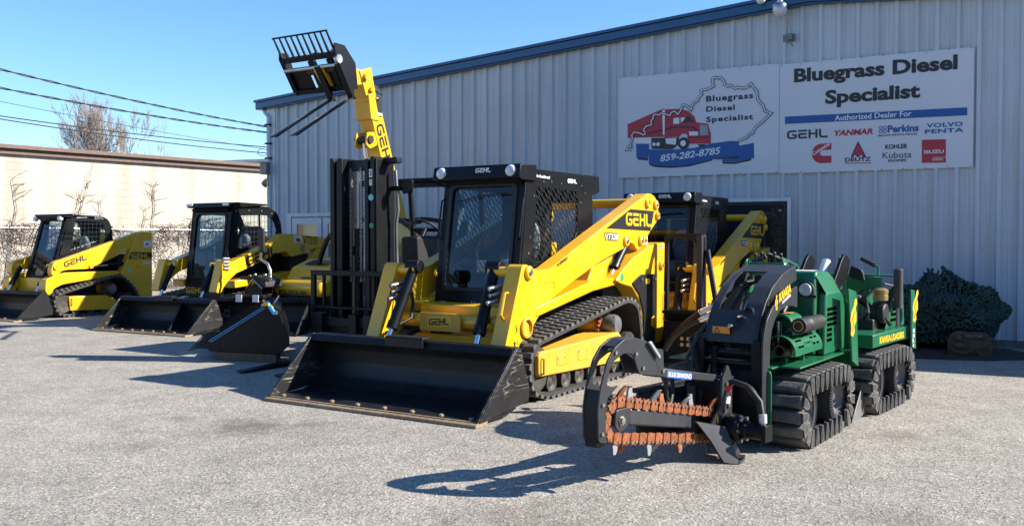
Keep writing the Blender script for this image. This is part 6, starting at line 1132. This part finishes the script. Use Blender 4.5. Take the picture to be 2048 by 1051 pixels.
    m.cyl((uL, P1.x, P1.y), (uR, P1.x, P1.y), .016, 8); m.build('load_backrest', M['satin'], ca, .003)
    for u in (.02, .60 - .15):
        f0 = on(.2, .09); m = MB(); hx = on(.8, .09); tp = Vector((-1.02, 3.0)); b0 = Vector(hx); fd = (tp - b0).normalized(); fn = Vector((-fd.y, fd.x)) * .022
        m.pr([on(.18, .05), on(.18, .1), on(.76, .11), tuple(tp + fn * .3), tuple(tp - fn * .3), tuple(b0 - fn), on(.82, .05)], 'u', u - .06, u + .06); m.build('fork', M['black'], ca, .005)
    m = MB(); m.pr([(-.02, 4.2), (.3, 4.35), (1.0, 4.33), (1.03, 4.1), (.4, 3.95), (.2, 3.95)], 'u', -.1, .1); m.build('knuckle', M['yellow'], ca, .01); m = MB(); m.cyl((-.3, .1, 4.2), (.3, .1, 4.2), .06, 14); m.tube([(.2, .1, 4.5), (.1, .2, 4.45), (-.2, .15, 4.5), (-.4, .05, 4.42)], .025, 8); m.build('hydraulics', M['grip'], ca)
    # mirror, front fender and steering gear
    m = MB(); m.pr(rnd([(-1.36, 1.22), (-1.25, 1.22), (-1.25, 1.62), (-1.36, 1.64)], .03), 'v', -.04, .02); mi = m.build('mirror', M['grip'], t, .02); m = MB(); m.tube([(-1.32, -.01, 1.22), (-1.34, -.01, 1.1), (-1.18, 0, 1.02), (-1.12, 0, .9), (-1.12, 0, .75)], .025, 10); m.build('mirror_stalk', M['steel'], mi)
    m = MB(); m.pr(rnd([(-1.75, .80), (-1.4, .82), (-1.16, .74), (-1.12, .62), (-1.17, .62), (-1.4, .74), (-1.75, .74)], .03), 'v', -.1, .3); m.pr(rnd([(-1.78, .42), (-1.74, .58), (-1.6, .66), (-1.35, .66), (-1.28, .42)], .08), 'v', .0, .25); m.build('front_fender', M['satin'], t, .01)
    m = MB()
    for k in range(5): m.ball((-1.55 + .12 * k, -.05, .8 + .03 * (k % 2)), .03, 6)
    m.tube([(-1.6, -.08, .6), (-1.4, -.12, .75), (-1.2, -.1, .6)], .02, 8); m.build('fittings', M['zinc'], t)
telehandler(th); th.scale = (.88,) * 3

# ============================================================ LOOSE BUCKETS
bb = thing('loose_bucket', (-4.05, 12.93, 0), -10, 'wide black toothed bucket standing between curved arm loader and fork lift', 'bucket')
bb.scale = (.952,) * 3; b = bucket(bb, -1.04, 1.04, 1.0, 'satin', False, 6, 'black')
m = MB()
for k in range(7): x = -.98 + .32 * k; m.pr([(-.17, .012), (.06, .03), (.06, .06), (-.08, .05)], 'u', x - .03, x + .03)
m.build('tooth', M['black'], b, .004); decal([(-.93, .49), (-.72, .49), (-.70, .52), (-.91, .52)], b, M['blue'], (0, .524, 0), *FR); decal([(-.89, .498), (-.76, .498), (-.75, .512), (-.88, .512)], b, M['white'], (0, .5222, 0), *FR)
m = MB(); m.box(-.18, .3, .47, .6, .535, .58); sp_ = m.build('step_plate', M['satin'], b, .004)
for x in (-.1, .18):
    m = MB(); m.box(x - .05, x + .05, .455, .468, .47, .58); m.build('paper_tag', M['white'], sp_)
bc = thing('tooth_bucket', (-3.48, 10.27, .012), -18, 'black skeleton bucket lying tilted on timber with a row of long teeth', 'bucket')
bc.scale = (.92,) * 3; W3 = 1.6; vx = lambda L: [(a, c) for a, c in L]
pl = [(.0, .10), (.0, .22), (.10, .28), (.80, .66), (.90, .68), (1.03, .60), (1.17, .22), (1.03, .10)]
tilt = Matrix.Rotation(R(6), 4, 'Z')
def shear_u(m):  # the bucket runs back and to the left
    m.V = [(x - .62 * y, y, z) for x, y, z in m.V]; return m
m = MB(); m.pr([(.0, .12), (.02, .10), (1.02, .10), (1.16, .22), (1.03, .59), (.91, .66), (.90, .63), (1.0, .57), (1.12, .23), (1.0, .125), (.02, .125)], 'v', .012, W3 - .012); sk = shear_u(m).build('bucket_shell', M['bucket'], bc)
for y in (0, W3 - .02):
    m = MB(); m.pr(rnd(pl, .03, 2), 'v', y, y + .02); p = shear_u(m).build('side_plate', M['bucket'], sk, .004)
    for k in range(2):
        m = MB(); e = [(.01, .215), (.80, .66)]; m.tube([(a - .0 + .03 * k, y - .004, c + .0 - .012 * k + .006) for a, c in e], .005, 4); shear_u(m).build('edge_strip', M['cyan'] if y == 0 else M['black'], p)
    if y == 0:
        m = MB()
        for (a, c) in ((.40, .33), (.60, .43), (.80, .53)): m.pr([(a - .06, c - .045), (a + .06, c + .02), (a + .06, c + .028), (a - .06, c - .037)], 'v', -.003, -.0005)
        m.pr(rnd([(.22, .12), (.22, .22), (.30, .30), (.305, .295), (.23, .215), (.23, .12)], .01), 'v', -.003, -.0005); shear_u(m).build('slot', M['frame'], p)
m = MB(); teeth = []
for k in range(8):
    y = .0 + k * (W3 - .05) / 7; m.pr([(-.30, .088), (-.29, .10), (-.13, .155), (.05, .158), (.05, .128), (-.13, .128)], 'v', y, y + .035)
shear_u(m).build('tooth', M['black'], sk, .004)
m = MB(); m.tube([(.86, .05, .72), (.90, .0, .66), (.95, -.02, .6)], .03, 8); shear_u(m).build('hose', M['cyan'], sk); m = MB(); m.tube([(.80, .1, .74), (.86, .03, .66), (.93, -.02, .66)], .022, 6); m.tube([(.78, .06, .68), (.88, -.02, .70)], .018, 6); shear_u(m).build('strap', M['gold'], sk); m = MB(); m.tube([(.95, .1, .7), (1.02, .05, .8)], .01, 6); m.box(.93, 1.0, -.02, -.012, .58, .62); shear_u(m).build('tag', M['white'], sk)
for (x, y, L_, a, lab) in ((.10, .02, .78, -18, 'weathered timber under the front of the tilted bucket'), (-.75, 1.25, .8, -18, 'weathered timber under the back of the tilted bucket')):
    v = Matrix.Rotation(R(-18), 4, 'Z') @ Vector((x, y, 0)); o = MB().box(0, L_, 0, .1, 0, .098).build('timber_block', M['wood'], None, .006); o.location = (-3.48 + v.x, 10.27 + v.y, 0); o.rotation_euler = (0, 0, R(a)); tag(o, lab, 'timber', 'timbers under the bucket')
